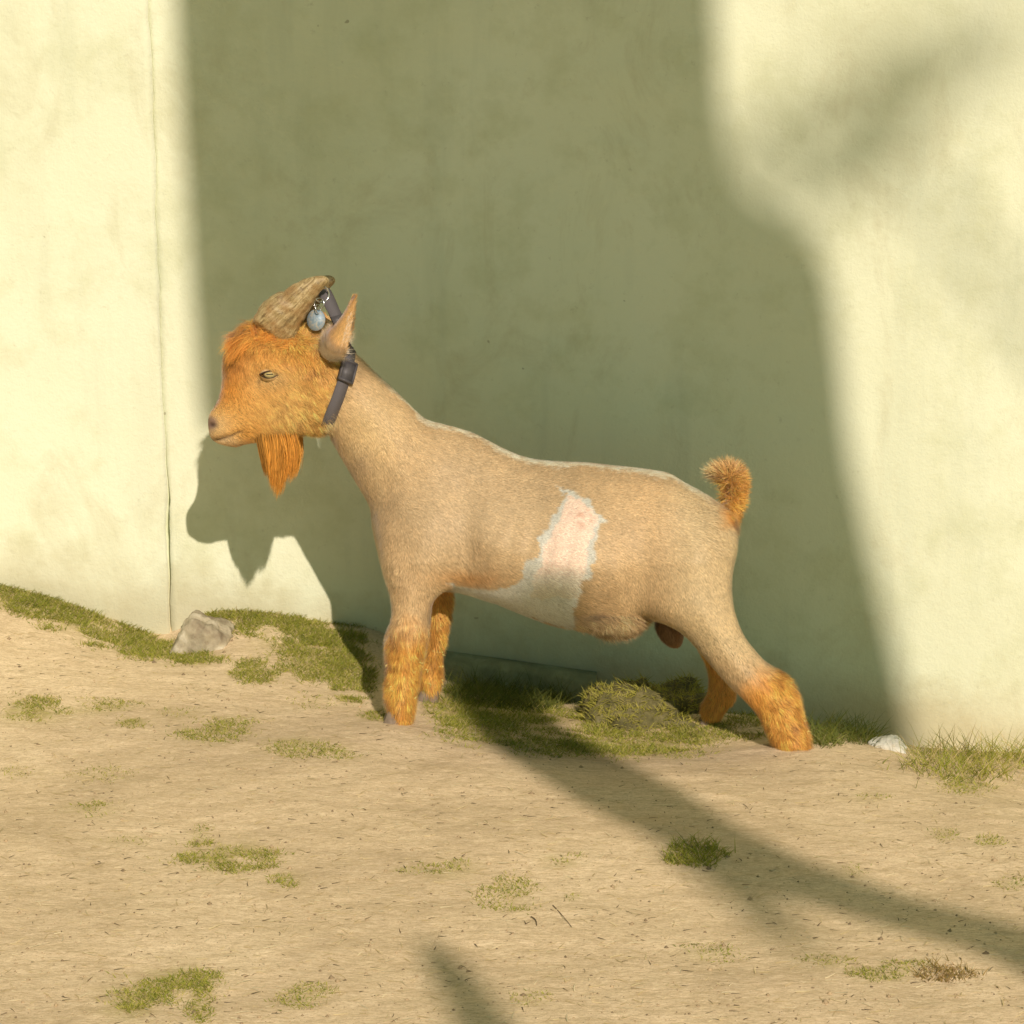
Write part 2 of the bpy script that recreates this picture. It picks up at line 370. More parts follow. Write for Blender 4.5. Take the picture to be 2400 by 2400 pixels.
# (u, v, ru, rv in a 1932 grid, density, blade mm)
G1 = [(30, 1126, 70, 22, 1.2, 17), (90, 1148, 60, 20, 1.2, 17), (150, 1170, 70, 22, 1.2, 17), (215, 1198, 64, 22, 1.2, 17), (275, 1220, 50, 20, 1.2, 16), (320, 1232, 60, 18, 1.2, 16), (375, 1242, 40, 14, 1.2, 14), (530, 1215, 60, 30, .6, 14), (640, 1215, 40, 40, 1.2, 17),
      (440, 1160, 44, 14, 1.3, 17), (500, 1172, 70, 26, 1.3, 17), (575, 1195, 60, 32, 1.2, 18), (480, 1270, 36, 20, 1.2, 14), (600, 1245, 80, 36, 1.1, 15), (665, 1280, 36, 40, 1.2, 14), (710, 1350, 28, 12, 1.0, 11), (590, 1320, 50, 16, .3, 10),
      (60, 1340, 75, 22, 1.1, 12), (175, 1335, 95, 14, .8, 10), (248, 1360, 30, 12, .9, 10), (400, 1380, 60, 18, .9, 11), (445, 1358, 44, 12, .7, 10), (335, 1345, 50, 12, .35, 9), (560, 1408, 65, 20, .7, 10), (630, 1420, 60, 14, .7, 10),
      (55, 1455, 45, 14, .35, 8), (190, 1465, 65, 16, .25, 8), (168, 1527, 45, 13, .8, 10), (440, 1615, 88, 27, 1.1, 11), (540, 1662, 32, 14, 1.0, 11), (250, 1585, 70, 10, .25, 8), (380, 1580, 24, 20, .4, 8), (850, 1640, 60, 18, .6, 10), (780, 1642, 50, 8, .4, 8), (960, 1690, 55, 30, .45, 10), (1060, 1622, 40, 14, .6, 10), (1080, 1690, 22, 8, .5, 8), (1640, 1505, 42, 10, .4, 8), (1830, 1478, 55, 16, .8, 11), (1780, 1575, 24, 10, .5, 8), (1870, 1587, 28, 10, .6, 9), (1610, 1645, 28, 14, .3, 8), (1680, 1832, 75, 20, .6, 10), (1550, 1815, 60, 12, .5, 9), (1330, 1800, 60, 18, .3, 9), (340, 1850, 70, 26, 1.0, 11), (250, 1892, 66, 32, 1.0, 11), (375, 1885, 30, 40, .7, 10), (580, 1880, 50, 22, .5, 9), (1000, 1885, 32, 20, .3, 8), (1910, 1665, 30, 16, .5, 9),
      (860, 1335, 50, 34, 1.2, 15), (930, 1380, 90, 26, 1.0, 13), (1060, 1400, 90, 26, .9, 13), (980, 1340, 110, 34, 1.0, 22), (1000, 1420, 40, 10, .4, 9), (1410, 1365, 60, 26, 1.0, 16), (1330, 1390, 50, 22, .7, 13), (1230, 1420, 110, 16, .6, 11), (1195, 1400, 120, 22, 1.2, 16), (1120, 1370, 50, 26, 1.2, 18), (1300, 1385, 40, 20, 1.2, 16)]
near_g = np.flatnonzero((np.abs(gxy[:, 0]) < 1.15)&(gxy[:, 1] > -1.35)&(gxy[:, 1] < .41)); qg = gV[near_g]-CAM; zg = qg@FW; gu = np.stack([1200+FPX*(qg@RT)/zg, 1200-FPX*(qg@UP)/zg], 1)*(1932/2400)
mm = np.zeros(len(near_g))
for u_, v_, ru_, rv_, de_, L_ in G1: mm = np.maximum(mm, min(1, de_)*np.exp(-(((gu[:, 0]-u_)/(ru_*.9))**2+((gu[:, 1]-v_)/(rv_*1.0))**2)))
mm = mm*np.clip(.75+.9*vnoise(gV[near_g][:, :2], 30, 66, 3), 0, 1); gcol = np.zeros((len(gV), 3)); gcol[near_g] = mm[:, None]
GROUND = tag(mesh('ground', gV, gF, M_soil, None, gcol, smooth=True), 'dry sandy soil with worn grass sloping down to the right', 'ground', kind='structure')

# ------------------------------------------------------------------ wall
def wall_piece(name, x0, x1, y, thick, jag=None, parent=None, z0=-.6, z1=3.2):
    xs = np.unique(np.concatenate([np.clip(axis_pts(-1.2, 1.2, .02, 8, 1.4), x0, x1), [x0, x1]])); zs = np.unique(np.concatenate([np.linspace(z0, -.1, 12), np.linspace(-.1, 1.3, 90), np.linspace(1.3, z1, 14)]))
    X, Z = np.meshgrid(xs, zs, indexing='ij'); n = len(zs)
    P2 = np.stack([X.ravel(), Z.ravel()], 1); xx = P2[:, 0].copy()
    if jag is not None:
        e = np.isclose(P2[:, 0], jag[0]); ez = np.stack([0*P2[e][:, 1], P2[e][:, 1]], 1)
        gap = .0007+.0048*np.exp(-((ez[:, 1]-.17)/.11)**2)*(1+.5*vnoise(ez, 25, 5))+.0012*smoothstep(.15, -.05, ez[:, 1])
        xx[e] = XC+.0012*vnoise(ez, 40, 2)+.004*vnoise(ez, 6, 4)+jag[1]*gap*.6
    yy = y-.004*vnoise(P2, 2.2, 21)-.0014*vnoise(P2, 11, 22)
    Vf = np.stack([xx, yy, P2[:, 1]], 1); Vb = Vf.copy(); Vb[:, 1] = y+thick; m = len(Vf)
    i, j = np.meshgrid(np.arange(len(xs)-1), np.arange(n-1), indexing='ij'); q = (i*n+j).ravel()
    F = [np.stack([q, q+n, q+n+1, q+1], 1), np.stack([q, q+1, q+n+1, q+n], 1)+m]
    j = np.arange(n-1)
    for s, fl in ((0, 0), ((len(xs)-1)*n, 1)):
        f = np.stack([s+j, s+j+1, m+s+j+1, m+s+j], 1); F.append(f[:, ::-1] if fl else f)
    i = np.arange(len(xs)-1)*n
    for s, fl in ((0, 1), (n-1, 0)):
        f = np.stack([i+s, i+s+n, m+i+s+n, m+i+s], 1); F.append(f[:, ::-1] if not fl else f)
    return mesh(name, np.concatenate([Vf, Vb]), np.concatenate(F), M_wall, parent, smooth=True)
XC = at((395, 1300), WY)[0, 0]               # the crack
wl = wall_piece('wall', XC+.003, 7, WY, .25, (XC+.003, 1))
tag(wl, 'cream stucco wall behind the goat, right of the vertical crack', 'wall')
wp = wall_piece('pier', -7, XC-.004, WY-.003, .28, (XC-.004, -1))
tag(wp, 'cream stucco end section of wall left of the vertical crack, slightly proud', 'wall')
# footing strip showing at the foot of the shaded wall
M_con = stone_mat('old_concrete', (.22, .22, .12), (.33, .33, .18), (.42, .42, .25), 14)
def rough_box(x0, x1, y0, y1, z0f, z1f, n=60):
    xs = np.linspace(x0, x1, n); V = []
    for x in xs:
        t = (x-x0)/(x1-x0); z0 = z0f[0]*(1-t)+z0f[1]*t; z1 = z1f[0]*(1-t)+z1f[1]*t
        for (y, z) in ((y1, z0), (y0, z0), (y0-.002, z1-.012), (y0+.008, z1), (y1, z1)): V.append((x, y, z))
    V = np.array(V); V += np.stack([0*V[:, 0], (.008*vnoise(V, 14, 4)-.003), .011*vnoise(V, 13, 6)], 1)*((V[:, 1] < y1-1e-4)[:, None])
    q = []
    for i in range(n-1):
        for k in range(4): q.append((i*5+k, (i+1)*5+k, (i+1)*5+k+1, i*5+k+1))
    F = [np.array(q)]; F.append(np.array([[0, 1, 2], [0, 2, 3], [0, 3, 4], [5*n-5, 5*n-4, 5*n-3], [5*n-5, 5*n-3, 5*n-2], [5*n-5, 5*n-2, 5*n-1]]))
    return V, F
fa, fb = at((1040, 1540), .34)[0], at((1400, 1590), .34)[0]
v, f = rough_box(fa[0], fb[0], .335, .377, (-.25, -.25), (fa[2], fb[2]))
mesh('footing', v, f, M_con, wl)['label'] = 'rough grey concrete footing ledge'

# ------------------------------------------------------------------ unseen shade casters behind the camera: an added sheet, tree limbs fitted to shadows
M_blocker = plain('shade_blocker', (.30, .27, .18), .9, .1); M_bark = stone_mat('bark', (.05, .035, .02), (.10, .075, .045), (.17, .13, .085), 18)
shade = [(406, -300), (408, 0), (421, 250), (437, 500), (452, 750), (474, 1036), (518, 990), (551, 962), (600, 925), (700, 888), (742, 950), (737, 1072), (766, 1112), (814, 1136), (868, 1158), (957, 1182), (1041, 1216), (1129, 1252),
         (1325, 1262), (1420, 1272), (1480, 1285), (1520, 1240), (1565, 1225), (1630, 1265), (1626, 1370), (1580, 1425), (1554, 1490), (1536, 1560), (1530, 1620), (1545, 1680), (1590, 1730), (1650, 1790), (1740, 1830), (1800, 1890), (2190, 1890), (2140, 1727), (2109, 1578), (2073, 1429),
         (2036, 1267), (2003, 1118), (1988, 1031), (1976, 894), (1960, 745), (1938, 621), (1884, 534), (1785, 472), (1735, 435), (1712, 385), (1695, 286), (1684, 149), (1677, 0), (1668, -300)]
sp = chaikin([(x-(5 if x < 900 else 27 if y > 1400 else 14), y+(8 if x < 900 else 0)) if 505 < x < 1700 and y > 830 else (x, y) for x, y in shade], 1); P3 = at(sp, WY)
dist = 6.4+2.2*smoothstep(600, 1900, sp[:, 0]); low_e = ((sp[:, 0] > 505)&(sp[:, 0] < 1700)&(sp[:, 1] > 830)); dist = np.where(low_e, 3.7, dist)
top = P3-LDIR*dist[:, None]
nS = len(top); back = top-LDIR*.006
import mathutils
tri = np.array(mathutils.geometry.tessellate_polygon([[Vector((x, 0, z)) for x, y, z in P3]]))
k = np.arange(nS); k2 = (k+1) % nS
sheet = mesh('shade_sheet', np.concatenate([top, back]), [np.concatenate([tri, tri[:, ::-1]+nS]), np.stack([k, k2, k2+nS, k+nS], 1)], M_blocker)  # added to block the sun; its outline follows the wall's shade
tag(sheet, 'added unseen sheet behind the viewer, cut to shade the wall', 'shade_blocker')
tree = empty('tree', (4.5, -6.5, 0)); tag(tree, 'unseen bare leaning tree behind the viewer, limbs shaped to the ground shadows', 'tree')
tv = [np.array([4.5, -6.5, -.3]), np.array([4.4, -6.4, 1.5]), np.array([4.1, -6.1, 3.2]), np.array([3.9, -6.0, 4.6]), np.array([3.8, -6.3, 6.2])]
def limb(pairs, L, name):
    e0 = on_ground([p[0] for p in pairs]); e1 = on_ground([p[1] for p in pairs]); c = (e0+e1)/2
    d = e1-e0; d -= (d@LDIR)[:, None]*LDIR; tdir = np.gradient(c, axis=0); tdir -= (tdir@LDIR)[:, None]*LDIR; tdir /= np.linalg.norm(tdir, axis=1)[:, None]
    d -= (d*tdir).sum(1)[:, None]*tdir; r = np.linalg.norm(d, axis=1)/2
    c = c-LDIR*L; t = np.linspace(0, 1, 24); tt = np.linspace(0, 1, len(c))
    c = np.stack([np.interp(t, tt, c[:, k]) for k in range(3)], 1); r = np.interp(t, tt, r)
    c += .012*np.stack([vnoise(c, 3, s) for s in (1, 2, 3)], 1)
    return c, r
limbs = [(limb([((1060, 1640), (1230, 1640)), ((1090, 1700), (1380, 1740)), ((1290, 1830), (1610, 1850)), ((1560, 1980), (1840, 1990)), ((1800, 2080), (2080, 2090)), ((2120, 2190), (2330, 2160)), ((2480, 2330), (2620, 2240))], 6.0, 'b')),
         (limb([((1540, 1985), (1640, 1960)), ((1660, 2080), (1790, 2050)), ((1760, 2170), (1850, 2130)), ((1850, 2250), (1880, 2230))], 10.5, 'b2')),
         (limb([((965, 2190), (985, 2190)), ((985, 2260), (1060, 2240)), ((1035, 2340), (1130, 2300)), ((1080, 2420), (1210, 2390)), ((1180, 2560), (1330, 2520))], 6.0, 'c'))]
trunk_v, trunk_f = tube(chaikin(tv, 2, False), np.linspace(.22, .10, len(chaikin(tv, 2, False))), 14)
mesh('trunk', trunk_v-np.array(tree.location), trunk_f, M_bark, tree)
for c, r in limbs:
    v, f = tube(c, r, 14); mesh('limb', v-np.array(tree.location), f, M_bark, tree)
# leafy spray whose soft dapple falls on the upper right of the wall
cl = [(1765, 470, 100), (1840, 400, 120), (1920, 330, 130), (2000, 260, 140), (2090, 210, 110), (2180, 150, 110), (2290, 90, 110), (2400, 20, 110), (1950, 470, 130), (2090, 380, 130), (1990, 240, 70)]
lv = []
for u, v_, r in cl:
    r *= 1.2; n = int(4*(r/100)**2)
    aa = rng.uniform(0, 6.28, n); rr = r*np.sqrt(rng.uniform(0, 1, n)); lp = at(np.stack([u+rr*np.cos(aa), v_+rr*np.sin(aa)], 1), WY)-LDIR*rng.uniform(16, 19, n)[:, None]
    lv.append(lp)
lv = np.concatenate(lv); n = len(lv); ax = rng.normal(size=(n, 3)); ax /= np.linalg.norm(ax, axis=1)[:, None]; nn = rng.normal(size=(n, 3))
LV, LF, LC = strands(lv, nn, ax, ax, np.full(n, .085), np.full(n, .05), np.tile([.06, .09, .025], (n, 1))*rng.uniform(.7, 1.3, (n, 1)), 3)
tree2 = empty('tree', (7.2, -15.5, 0)); tag(tree2, 'tall sparse unseen tree behind the viewer, leaves placed for the wall dapple', 'tree')
v1, f1 = tube(chaikin(np.array([(7.2, -15.5, -.3), (7.1, -15.4, 5), (6.6, -15.2, 9), (6.2, -15.1, 12.5)]), 2, False), np.linspace(.2, .06, len(chaikin(np.zeros((4, 3)), 2, False))), 12)
mesh('trunk', v1-np.array(tree2.location), f1, M_bark, tree2)
c2 = lv.mean(0); v2, f2 = tube(np.array([(6.6, -15.2, 9.0), c2*.45+np.array([6.6, -15.2, 9.2])*.55, c2]), np.array([.05, .03, .012]), 8); mesh('limb', v2-np.array(tree2.location), f2, M_bark, tree2)
mesh('crown', LV-np.array(tree2.location), LF, M_grass, tree2, LC)

# ------------------------------------------------------------------ goat body
def P(poly, Y=0): return at(poly, Y)[:, [0, 2]]
main_px = [(484, 995), (485, 972), (507, 942), (516, 914), (522, 886), (524, 858), (528, 833), (538, 811), (550, 792), (566, 772), (592, 758), (625, 757), (660, 765), (704, 762), (740, 770), (775, 790), (800, 812), (816, 818), (844, 840), (890, 880), (937, 923), (983, 970), (1002, 985), (1048, 996), (1105, 1011), (1142, 1032), (1193, 1058), (1240, 1076), (1292, 1082), (1369, 1085), (1447, 1094), (1525, 1102), (1571, 1110), (1602, 1128), (1638, 1156), (1664, 1174), (1690, 1187), (1720, 1215), (1729, 1252), (1721, 1304), (1714, 1355), (1710, 1397), (1690, 1440), (1630, 1465), (1570, 1455), (1525, 1440), (1483, 1462), (1400, 1468), (1359, 1466), (1318, 1466), (1266, 1453), (1214, 1433), (1162, 1411), (1111, 1391), (1069, 1381), (1028, 1380), (960, 1390), (915, 1365), (893, 1324), (880, 1278), (870, 1231), (867, 1190), (853, 1162), (831, 1128), (813, 1097), (794, 1066), (779, 1035), (768, 1008), (751, 1014), (720, 1012), (676, 1022), (620, 1036), (577, 1044), (555, 1052), (527, 1047), (502, 1038), (491, 1028), (487, 1015)]
WR = np.array([(492, 1000, .022, .026), (545, 985, .030, .036), (590, 940, .038, .05), (560, 850, .036, .045), (640, 880, .053, .06), (700, 930, .055, .06), (620, 800, .045, .045), (720, 810, .055, .05), (640, 1010, .036, .04), (740, 990, .045, .05), (800, 920, .052, .06), (870, 1020, .058, .07), (950, 1120, .080, .095), (900, 1250, .085, .09), (1010, 1240, .112, .12), (1030, 1040, .07, .09), (1200, 1250, .132, .14), (1200, 1090, .10, .12), (1380, 1280, .142, .15), (1330, 1420, .125, .13), (1500, 1210, .122, .13), (1500, 1400, .10, .12), (1640, 1250, .10, .11), (1690, 1220, .06, .07), (1640, 1400, .09, .10), (1720, 1300, .06, .07)], float)
wr_xz = P(WR[:, :2])
H = .0035; org = np.array([-.55, -.20, -.10]); dims = (int(1.10/H), int(.40/H), int(.86/H))
X1 = org[0]+np.arange(dims[0])*H; Z1 = org[2]+np.arange(dims[2])*H; Y1 = org[1]+np.arange(dims[1])*H
XX, ZZ = np.meshgrid(X1, Z1, indexing='ij'); XZ = np.stack([XX.ravel(), ZZ.ravel()], 1)
def field(poly, W, Rr, yc, inset=0.):
    d = poly_sd(XZ, poly)-inset; sh = XX.shape
    t = 1-np.minimum(d/Rr, 1); a2 = np.sign(t)*t*t; g0 = (1-t*np.abs(t)).reshape(sh)
    W = np.broadcast_to(W, (len(XZ),)).reshape(sh); sc = np.minimum(np.broadcast_to(Rr, (len(XZ),)).reshape(sh), W)*.5
    yc = np.broadcast_to(yc, (len(XZ),)).reshape(sh)
    out = np.empty(dims, np.float32)
    for j, y in enumerate(Y1): out[:, j, :] = -(g0-((y-yc)/W)**2)*sc
    return np.minimum(out, .2)
def smin(a, b, k):
    h = np.clip(.5+.5*(b-a)/k, 0, 1); return b*(1-h)+a*h-k*h*(1-h)
px_grid = side_px(np.stack([XZ[:, 0], 0*XZ[:, 0], XZ[:, 1]], 1))
wq = np.exp(-((XZ[:, None]-wr_xz[None])**2).sum(2)/(2*.045**2))+1e-9*(1/(((XZ[:, None]-wr_xz[None])**2).sum(2)+1e-4)); wq /= wq.sum(1)[:, None]
Wm, Rm = wq@WR[:, 2], wq@WR[:, 3]; del wq
headm = 1-smoothstep(760, 830, px_grid[:, 0]+.35*(px_grid[:, 1]-900))
muz = smoothstep(520, 600, px_grid[:, 0]); inset = .0022+.0018*headm*muz
Wm = Wm-.006*np.exp(-((px_grid[:, 0]-610)**2+(px_grid[:, 1]-880)**2)/(2*22**2))     # eye socket
Wm = Wm+.010*np.exp(-((px_grid[:, 0]-650)**2+(px_grid[:, 1]-835)**2)/(2*30**2))     # brow
Wm = Wm-.010*np.exp(-((px_grid[:, 0]-1480)**2+(px_grid[:, 1]-1190)**2)/(2*60**2))    # hollow of the flank
U_, V_ = px_grid.T
for (a_, b_, c_, d_, amp_) in ((1010, 1085, 34, 70, .007), (965, 1200, 40, 60, .009), (1100, 1230, 36, 90, -.008), (1120, 1120, 60, 30, -.004), (1580, 1150, 34, 24, .008), (1500, 1290, 40, 70, -.007), (1640, 1330, 60, 70, .008), (905, 1140, 22, 60, -.005), (690, 985, 34, 26, .005)):
    Wm = Wm+amp_*np.exp(-((U_-a_)/c_)**2-((V_-b_)/d_)**2)
Wm = Wm+.0016*np.sin((U_+.25*(V_-1250))/46*2*np.pi)*np.exp(-((U_-1270)/130)**2-((V_-1260)/90)**2)
body = field(chaikin(P(main_px)), Wm, Rm, 0, inset)
def zpx(v, Y=0): return at((1200, v), Y)[0, 2]
def leg(poly, Y, keys, yk, inset, k):
    """keys: (v, W, R) down the leg; yk: (v, y centre)"""
    global body
    z = XZ[:, 1]; kv = np.array([[zpx(a, Y), b, c] for a, b, c in keys])[::-1]; yv = np.array([[zpx(a, Y), b] for a, b in yk])[::-1]
    W = np.interp(z, kv[:, 0], kv[:, 1]); Rr = np.interp(z, kv[:, 0], kv[:, 2]); yc = np.interp(z, yv[:, 0], yv[:, 1])
    body = smin(body, field(chaikin(P(poly, Y)), W, Rr, yc, inset), k)
nf = [(940, 1150), (1060, 1140), (1085, 1280), (1050, 1360), (1028, 1385), (1015, 1408), (1010, 1443), (1002, 1480), (994, 1521), (981, 1568), (973, 1614), (971, 1650), (966, 1690), (945, 1700), (927, 1696), (916, 1670), (904, 1645), (910, 1588), (908, 1547), (906, 1500), (912, 1475), (918, 1449), (916, 1397), (909, 1361), (893, 1300), (895, 1220)]
ff = [(985, 1250), (1060, 1250), (1062, 1389), (1059, 1418), (1048, 1469), (1041, 1506), (1036, 1542), (1041, 1588), (1028, 1625), (1007, 1642), (992, 1622), (978, 1600), (985, 1560), (995, 1520), (1000, 1480), (1000, 1430), (985, 1380)]
nh = [(1580, 1170), (1670, 1190), (1722, 1250), (1714, 1355), (1716, 1397), (1726, 1443), (1747, 1495), (1768, 1521), (1799, 1559), (1845, 1590), (1864, 1625), (1876, 1671), (1893, 1720), (1898, 1750), (1855, 1758), (1818, 1758), (1806, 1733), (1788, 1691), (1760, 1656), (1728, 1625), (1690, 1583), (1649, 1544), (1607, 1495), (1566, 1462), (1528, 1438), (1500, 1370), (1510, 1260)]
fh = [(1600, 1400), (1660, 1430), (1690, 1500), (1712, 1560), (1730, 1600), (1726, 1640), (1705, 1658), (1690, 1690), (1660, 1694), (1640, 1680), (1640, 1650), (1657, 1629), (1661, 1596), (1655, 1555), (1620, 1490)]
leg(ff, .08, [(1250, .05, .05), (1390, .036, .035), (1480, .026, .026), (1505, .029, .026), (1560, .022, .024), (1640, .027, .025)], [(1250, .065), (1400, .075), (1640, .08)], .003, .03)
leg(fh, .08, [(1400, .05, .05), (1500, .035, .035), (1600, .027, .026), (1690, .028, .025)], [(1400, .07), (1690, .08)], .003, .03)
leg(nf, -.08, [(1150, .055, .07), (1300, .058, .065), (1390, .045, .045), (1450, .034, .036), (1505, .034, .034), (1560, .028, .03), (1620, .028, .03), (1690, .032, .03)], [(1150, -.055), (1300, -.07), (1420, -.076), (1690, -.08)], .0025, .035)
leg(nh, -.08, [(1170, .05, .07), (1300, .068, .09), (1420, .058, .07), (1500, .044, .05), (1590, .034, .038), (1650, .031, .032), (1750, .033, .03)], [(1170, -.04), (1300, -.062), (1450, -.073), (1750, -.08)], .002, .04)
tail = [(1680, 1195), (1700, 1150), (1690, 1128), (1660, 1118), (1668, 1100), (1697, 1086), (1726, 1092), (1741, 1112), (1742, 1148), (1738, 1195), (1722, 1230)]
body = smin(body, field(chaikin(P(tail)), .014, .018, 0, .006), .012)
scro = [(1532, 1440), (1541, 1490), (1562, 1514), (1588, 1520), (1603, 1503), (1606, 1460), (1570, 1435)]
body = smin(body, field(chaikin(P(scro, .01)), .030, .028, .01, .001), .012)
shth = [(1360, 1450), (1500, 1445), (1470, 1466), (1425, 1476), (1395, 1472)]
body = smin(body, field(chaikin(P(shth)), .022, .02, 0, .001), .02)
# mouth line and nostril pressed into the muzzle
hs = np.flatnonzero((px_grid[:, 0] < 640)&(px_grid[:, 1] > 900)&(px_grid[:, 1] < 1080)); sh_ = np.unravel_index(hs, XX.shape)
for j, y in enumerate(Y1):
    if .010 < abs(y) < .055:
        g_ = mark_px(np.stack([XZ[hs, 0], np.full(len(hs), y), XZ[hs, 1]], 1)); gr = .0045*np.exp(-(line_d(g_, [(497, 1032), (515, 1029), (540, 1021), (561, 1010)])/5)**2)+.004*np.exp(-((g_[:, 0]-498)/9)**2-((g_[:, 1]-996)/5)**2)
        body[sh_[0], j, sh_[1]] += gr.astype(np.float32)
bV, bF = surface_nets(body, org, H); del body
bV = laplace(bV, bF, 6); bN = vnormals(bV, bF)
ground_clip = None

# --- the coat's colour and lie, surveyed on the side view
def noise3(p, s, seed, o=2): return vnoise(p, s, seed, o)
patch = [(1297, 1135), (1318, 1148), (1348, 1154), (1380, 1169), (1390, 1195), (1421, 1216), (1424, 1226), (1400, 1231), (1398, 1262), (1393, 1283), (1400, 1309), (1385, 1330), (1380, 1355), (1356, 1366), (1359, 1386), (1343, 1418), (1338, 1475), (1200, 1440), (1110, 1400), (1050, 1384), (1040, 1364), (1111, 1372), (1162, 1378), (1199, 1368), (1224, 1345), (1230, 1314), (1255, 1304), (1261, 1273), (1255, 1257), (1281, 1236), (1297, 1205), (1318, 1169), (1328, 1159), (1310, 1154)]
pink = [(1330, 1161), (1349, 1169), (1364, 1167), (1372, 1190), (1398, 1208), (1390, 1240), (1377, 1273), (1374, 1309), (1368, 1350), (1350, 1400), (1240, 1400), (1250, 1350), (1270, 1310), (1266, 1285), (1285, 1262), (1305, 1225), (1322, 1185)]
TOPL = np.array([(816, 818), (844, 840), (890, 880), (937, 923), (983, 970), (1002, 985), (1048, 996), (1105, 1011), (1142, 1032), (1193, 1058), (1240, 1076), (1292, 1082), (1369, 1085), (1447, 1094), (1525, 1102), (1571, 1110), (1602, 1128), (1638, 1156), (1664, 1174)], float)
def coat(p):
    uv = mark_px(p); u, v = uv.T; n1 = noise3(p, 14, 31, 3); n2 = noise3(p, 60, 32, 2); near = p[:, 1] < .02
    tan = np.array([.61, .44, .24]); c = tan*(1+.10*n1[:, None]+.06*n2[:, None])
    grey = np.exp(-((u-1130)**2/(2*190**2)+(v-1200)**2/(2*130**2)))[:, None]; c = c*(1-.55*grey)+np.array([.50, .395, .25])*.55*grey
    ruf = smoothstep(1520, 1640, u)*(1-smoothstep(1500, 1600, v)); c = c*(1-.45*ruf[:, None])+np.array([.66, .56, .345])*.45*ruf[:, None]
    def over(mask, col):
        nonlocal c
        c = c*(1-mask[:, None])+np.asarray(col)*mask[:, None]
    topd = v-np.interp(u, TOPL[:, 0], TOPL[:, 1]); over(.8*np.clip(1-(topd+5*n2+7*noise3(p, 210, 33, 1)+4*n1)/15, 0, 1)**.8*smoothstep(830, 930, u)*(1-smoothstep(1600, 1680, u)), (.95, .90, .74))  # pale back line: sunlit rim painted in as lighter fur
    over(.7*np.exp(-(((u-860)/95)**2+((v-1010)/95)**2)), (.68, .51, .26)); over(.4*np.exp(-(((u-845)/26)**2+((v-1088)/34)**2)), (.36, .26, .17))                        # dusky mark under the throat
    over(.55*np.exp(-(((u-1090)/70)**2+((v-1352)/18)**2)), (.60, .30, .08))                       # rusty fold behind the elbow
    org_ = np.array([.80, .385, .075])
    legm = np.maximum(smoothstep(1435, 1525, v+16*n1+12*n2)*(u < 1250), smoothstep(-40, 50, (v-1560)+.75*(u-1800)+16*n1+10*n2)*smoothstep(1520, 1590, v)*(u > 1500))
    far = (p[:, 1] > .035)&(v > 1380); legm = np.where(far, np.maximum(legm, .9), legm)
    over(legm*.92, org_); over(.8*np.exp(-(((u-912)/7)**2+((v-1562)/26)**2))*(p[:, 1] < 0), (.20, .08, .03))
    tl = smoothstep(1668, 1712, u+6*n2)*(1-smoothstep(1215, 1250, v+6*n1)); over(tl, (.72, .36, .08)); over(tl*(1-smoothstep(1075, 1135, v+5*n2))*.75, (.68, .50, .31))
    sc = in_poly(uv, chaikin(scro))&(v > 1440)&(np.abs(p[:, 1]) < .05); over(sc*.9, (.22, .11, .05))
    sh = ((v > 1440)&(u > 1345)&(u < 1520)&(np.abs(p[:, 1]) < .06)).astype(float); over(sh*(.45+.3*n2), (.50, .32, .17))
    # head
    hm = 1-smoothstep(768, 800, u+.33*(v-900)+8*n2); over(hm, (.73, .42, .125))
    g = lambda a, b, s, t, w=1.: w*np.exp(-(((u-a)/s)**2+((v-b)/t)**2))*hm
    over(g(535, 905, 34, 48, .85), (.72, .34, .06)); over(g(600, 790, 75, 40, .85), (.80, .40, .09)); over(g(700, 815, 55, 50, .85), (.78, .39, .085)); over(g(550, 846, 34, 34, .8), (.46, .19, .04)); over(g(600, 815, 60, 18, .45), (.50, .22, .045))
    over(g(635, 885, 40, 24, .8), (.74, .53, .25)); over(g(665, 950, 60, 50, .5), (.76, .50, .19)); over(g(500, 1000, 40, 34, .85), (.66, .47, .23)); over(g(535, 1035, 40, 14, .7), (.64, .50, .31))
    over(g(760, 790, 26, 36, .7), (.74, .59, .38)); over(g(760, 860, 20, 60, .4), (.70, .40, .12)); over(g(735, 840, 30, 40, .5), (.60, .26, .05)); over(g(580, 1020, 34, 24, .5), (.68, .34, .07))
    nose = np.exp(-(((u-494)/15)**2+((v-992)/17)**2)**2)*hm; over(.6*np.exp(-(line_d(uv, [(600, 893), (610, 884), (616, 879)])/3.5)**2)*hm, (.12, .07, .04)); over(nose*.9, (.30, .19, .16)); over(np.exp(-(((u-499)/9)**2+((v-996)/4.5)**2))*hm*.8, (.07, .035, .03))
    lip = np.exp(-(line_d(uv, [(497, 1032), (515, 1029), (540, 1021), (563, 1009)])/3.2)**2)*hm; over(lip*.8, (.12, .07, .045))
    # bare patch with clipped, pale margin on the near flank; white belly
    w2 = np.stack([u+7*noise3(p, 90, 41, 2), v+7*noise3(p, 90, 42, 2)], 1)
    a = poly_sd(w2, patch); b = poly_sd(w2, pink); up = 1-smoothstep(1320, 1380, v)
    bel = smoothstep(-2, 4, a)*(near|(v > 1380)); over(bel*.92, (.60, .60, .53)); over(smoothstep(1340, 1410, v)*bel*.8, (.82, .80, .72))
    pk = smoothstep(-2, 3, b)*near; over(pk*.95*up, (.86, .655, .52)); over(pk*.85*(1-up), (.74, .66, .53))
    sore = np.exp(-(((u-1364)/20)**2+((v-1212)/22)**2)**2)*near*smoothstep(-.5, .6, noise3(p, 120, 44, 2)); over(sore*.75, (.58, .30, .19))
    return np.clip(c, .005, .95), bel
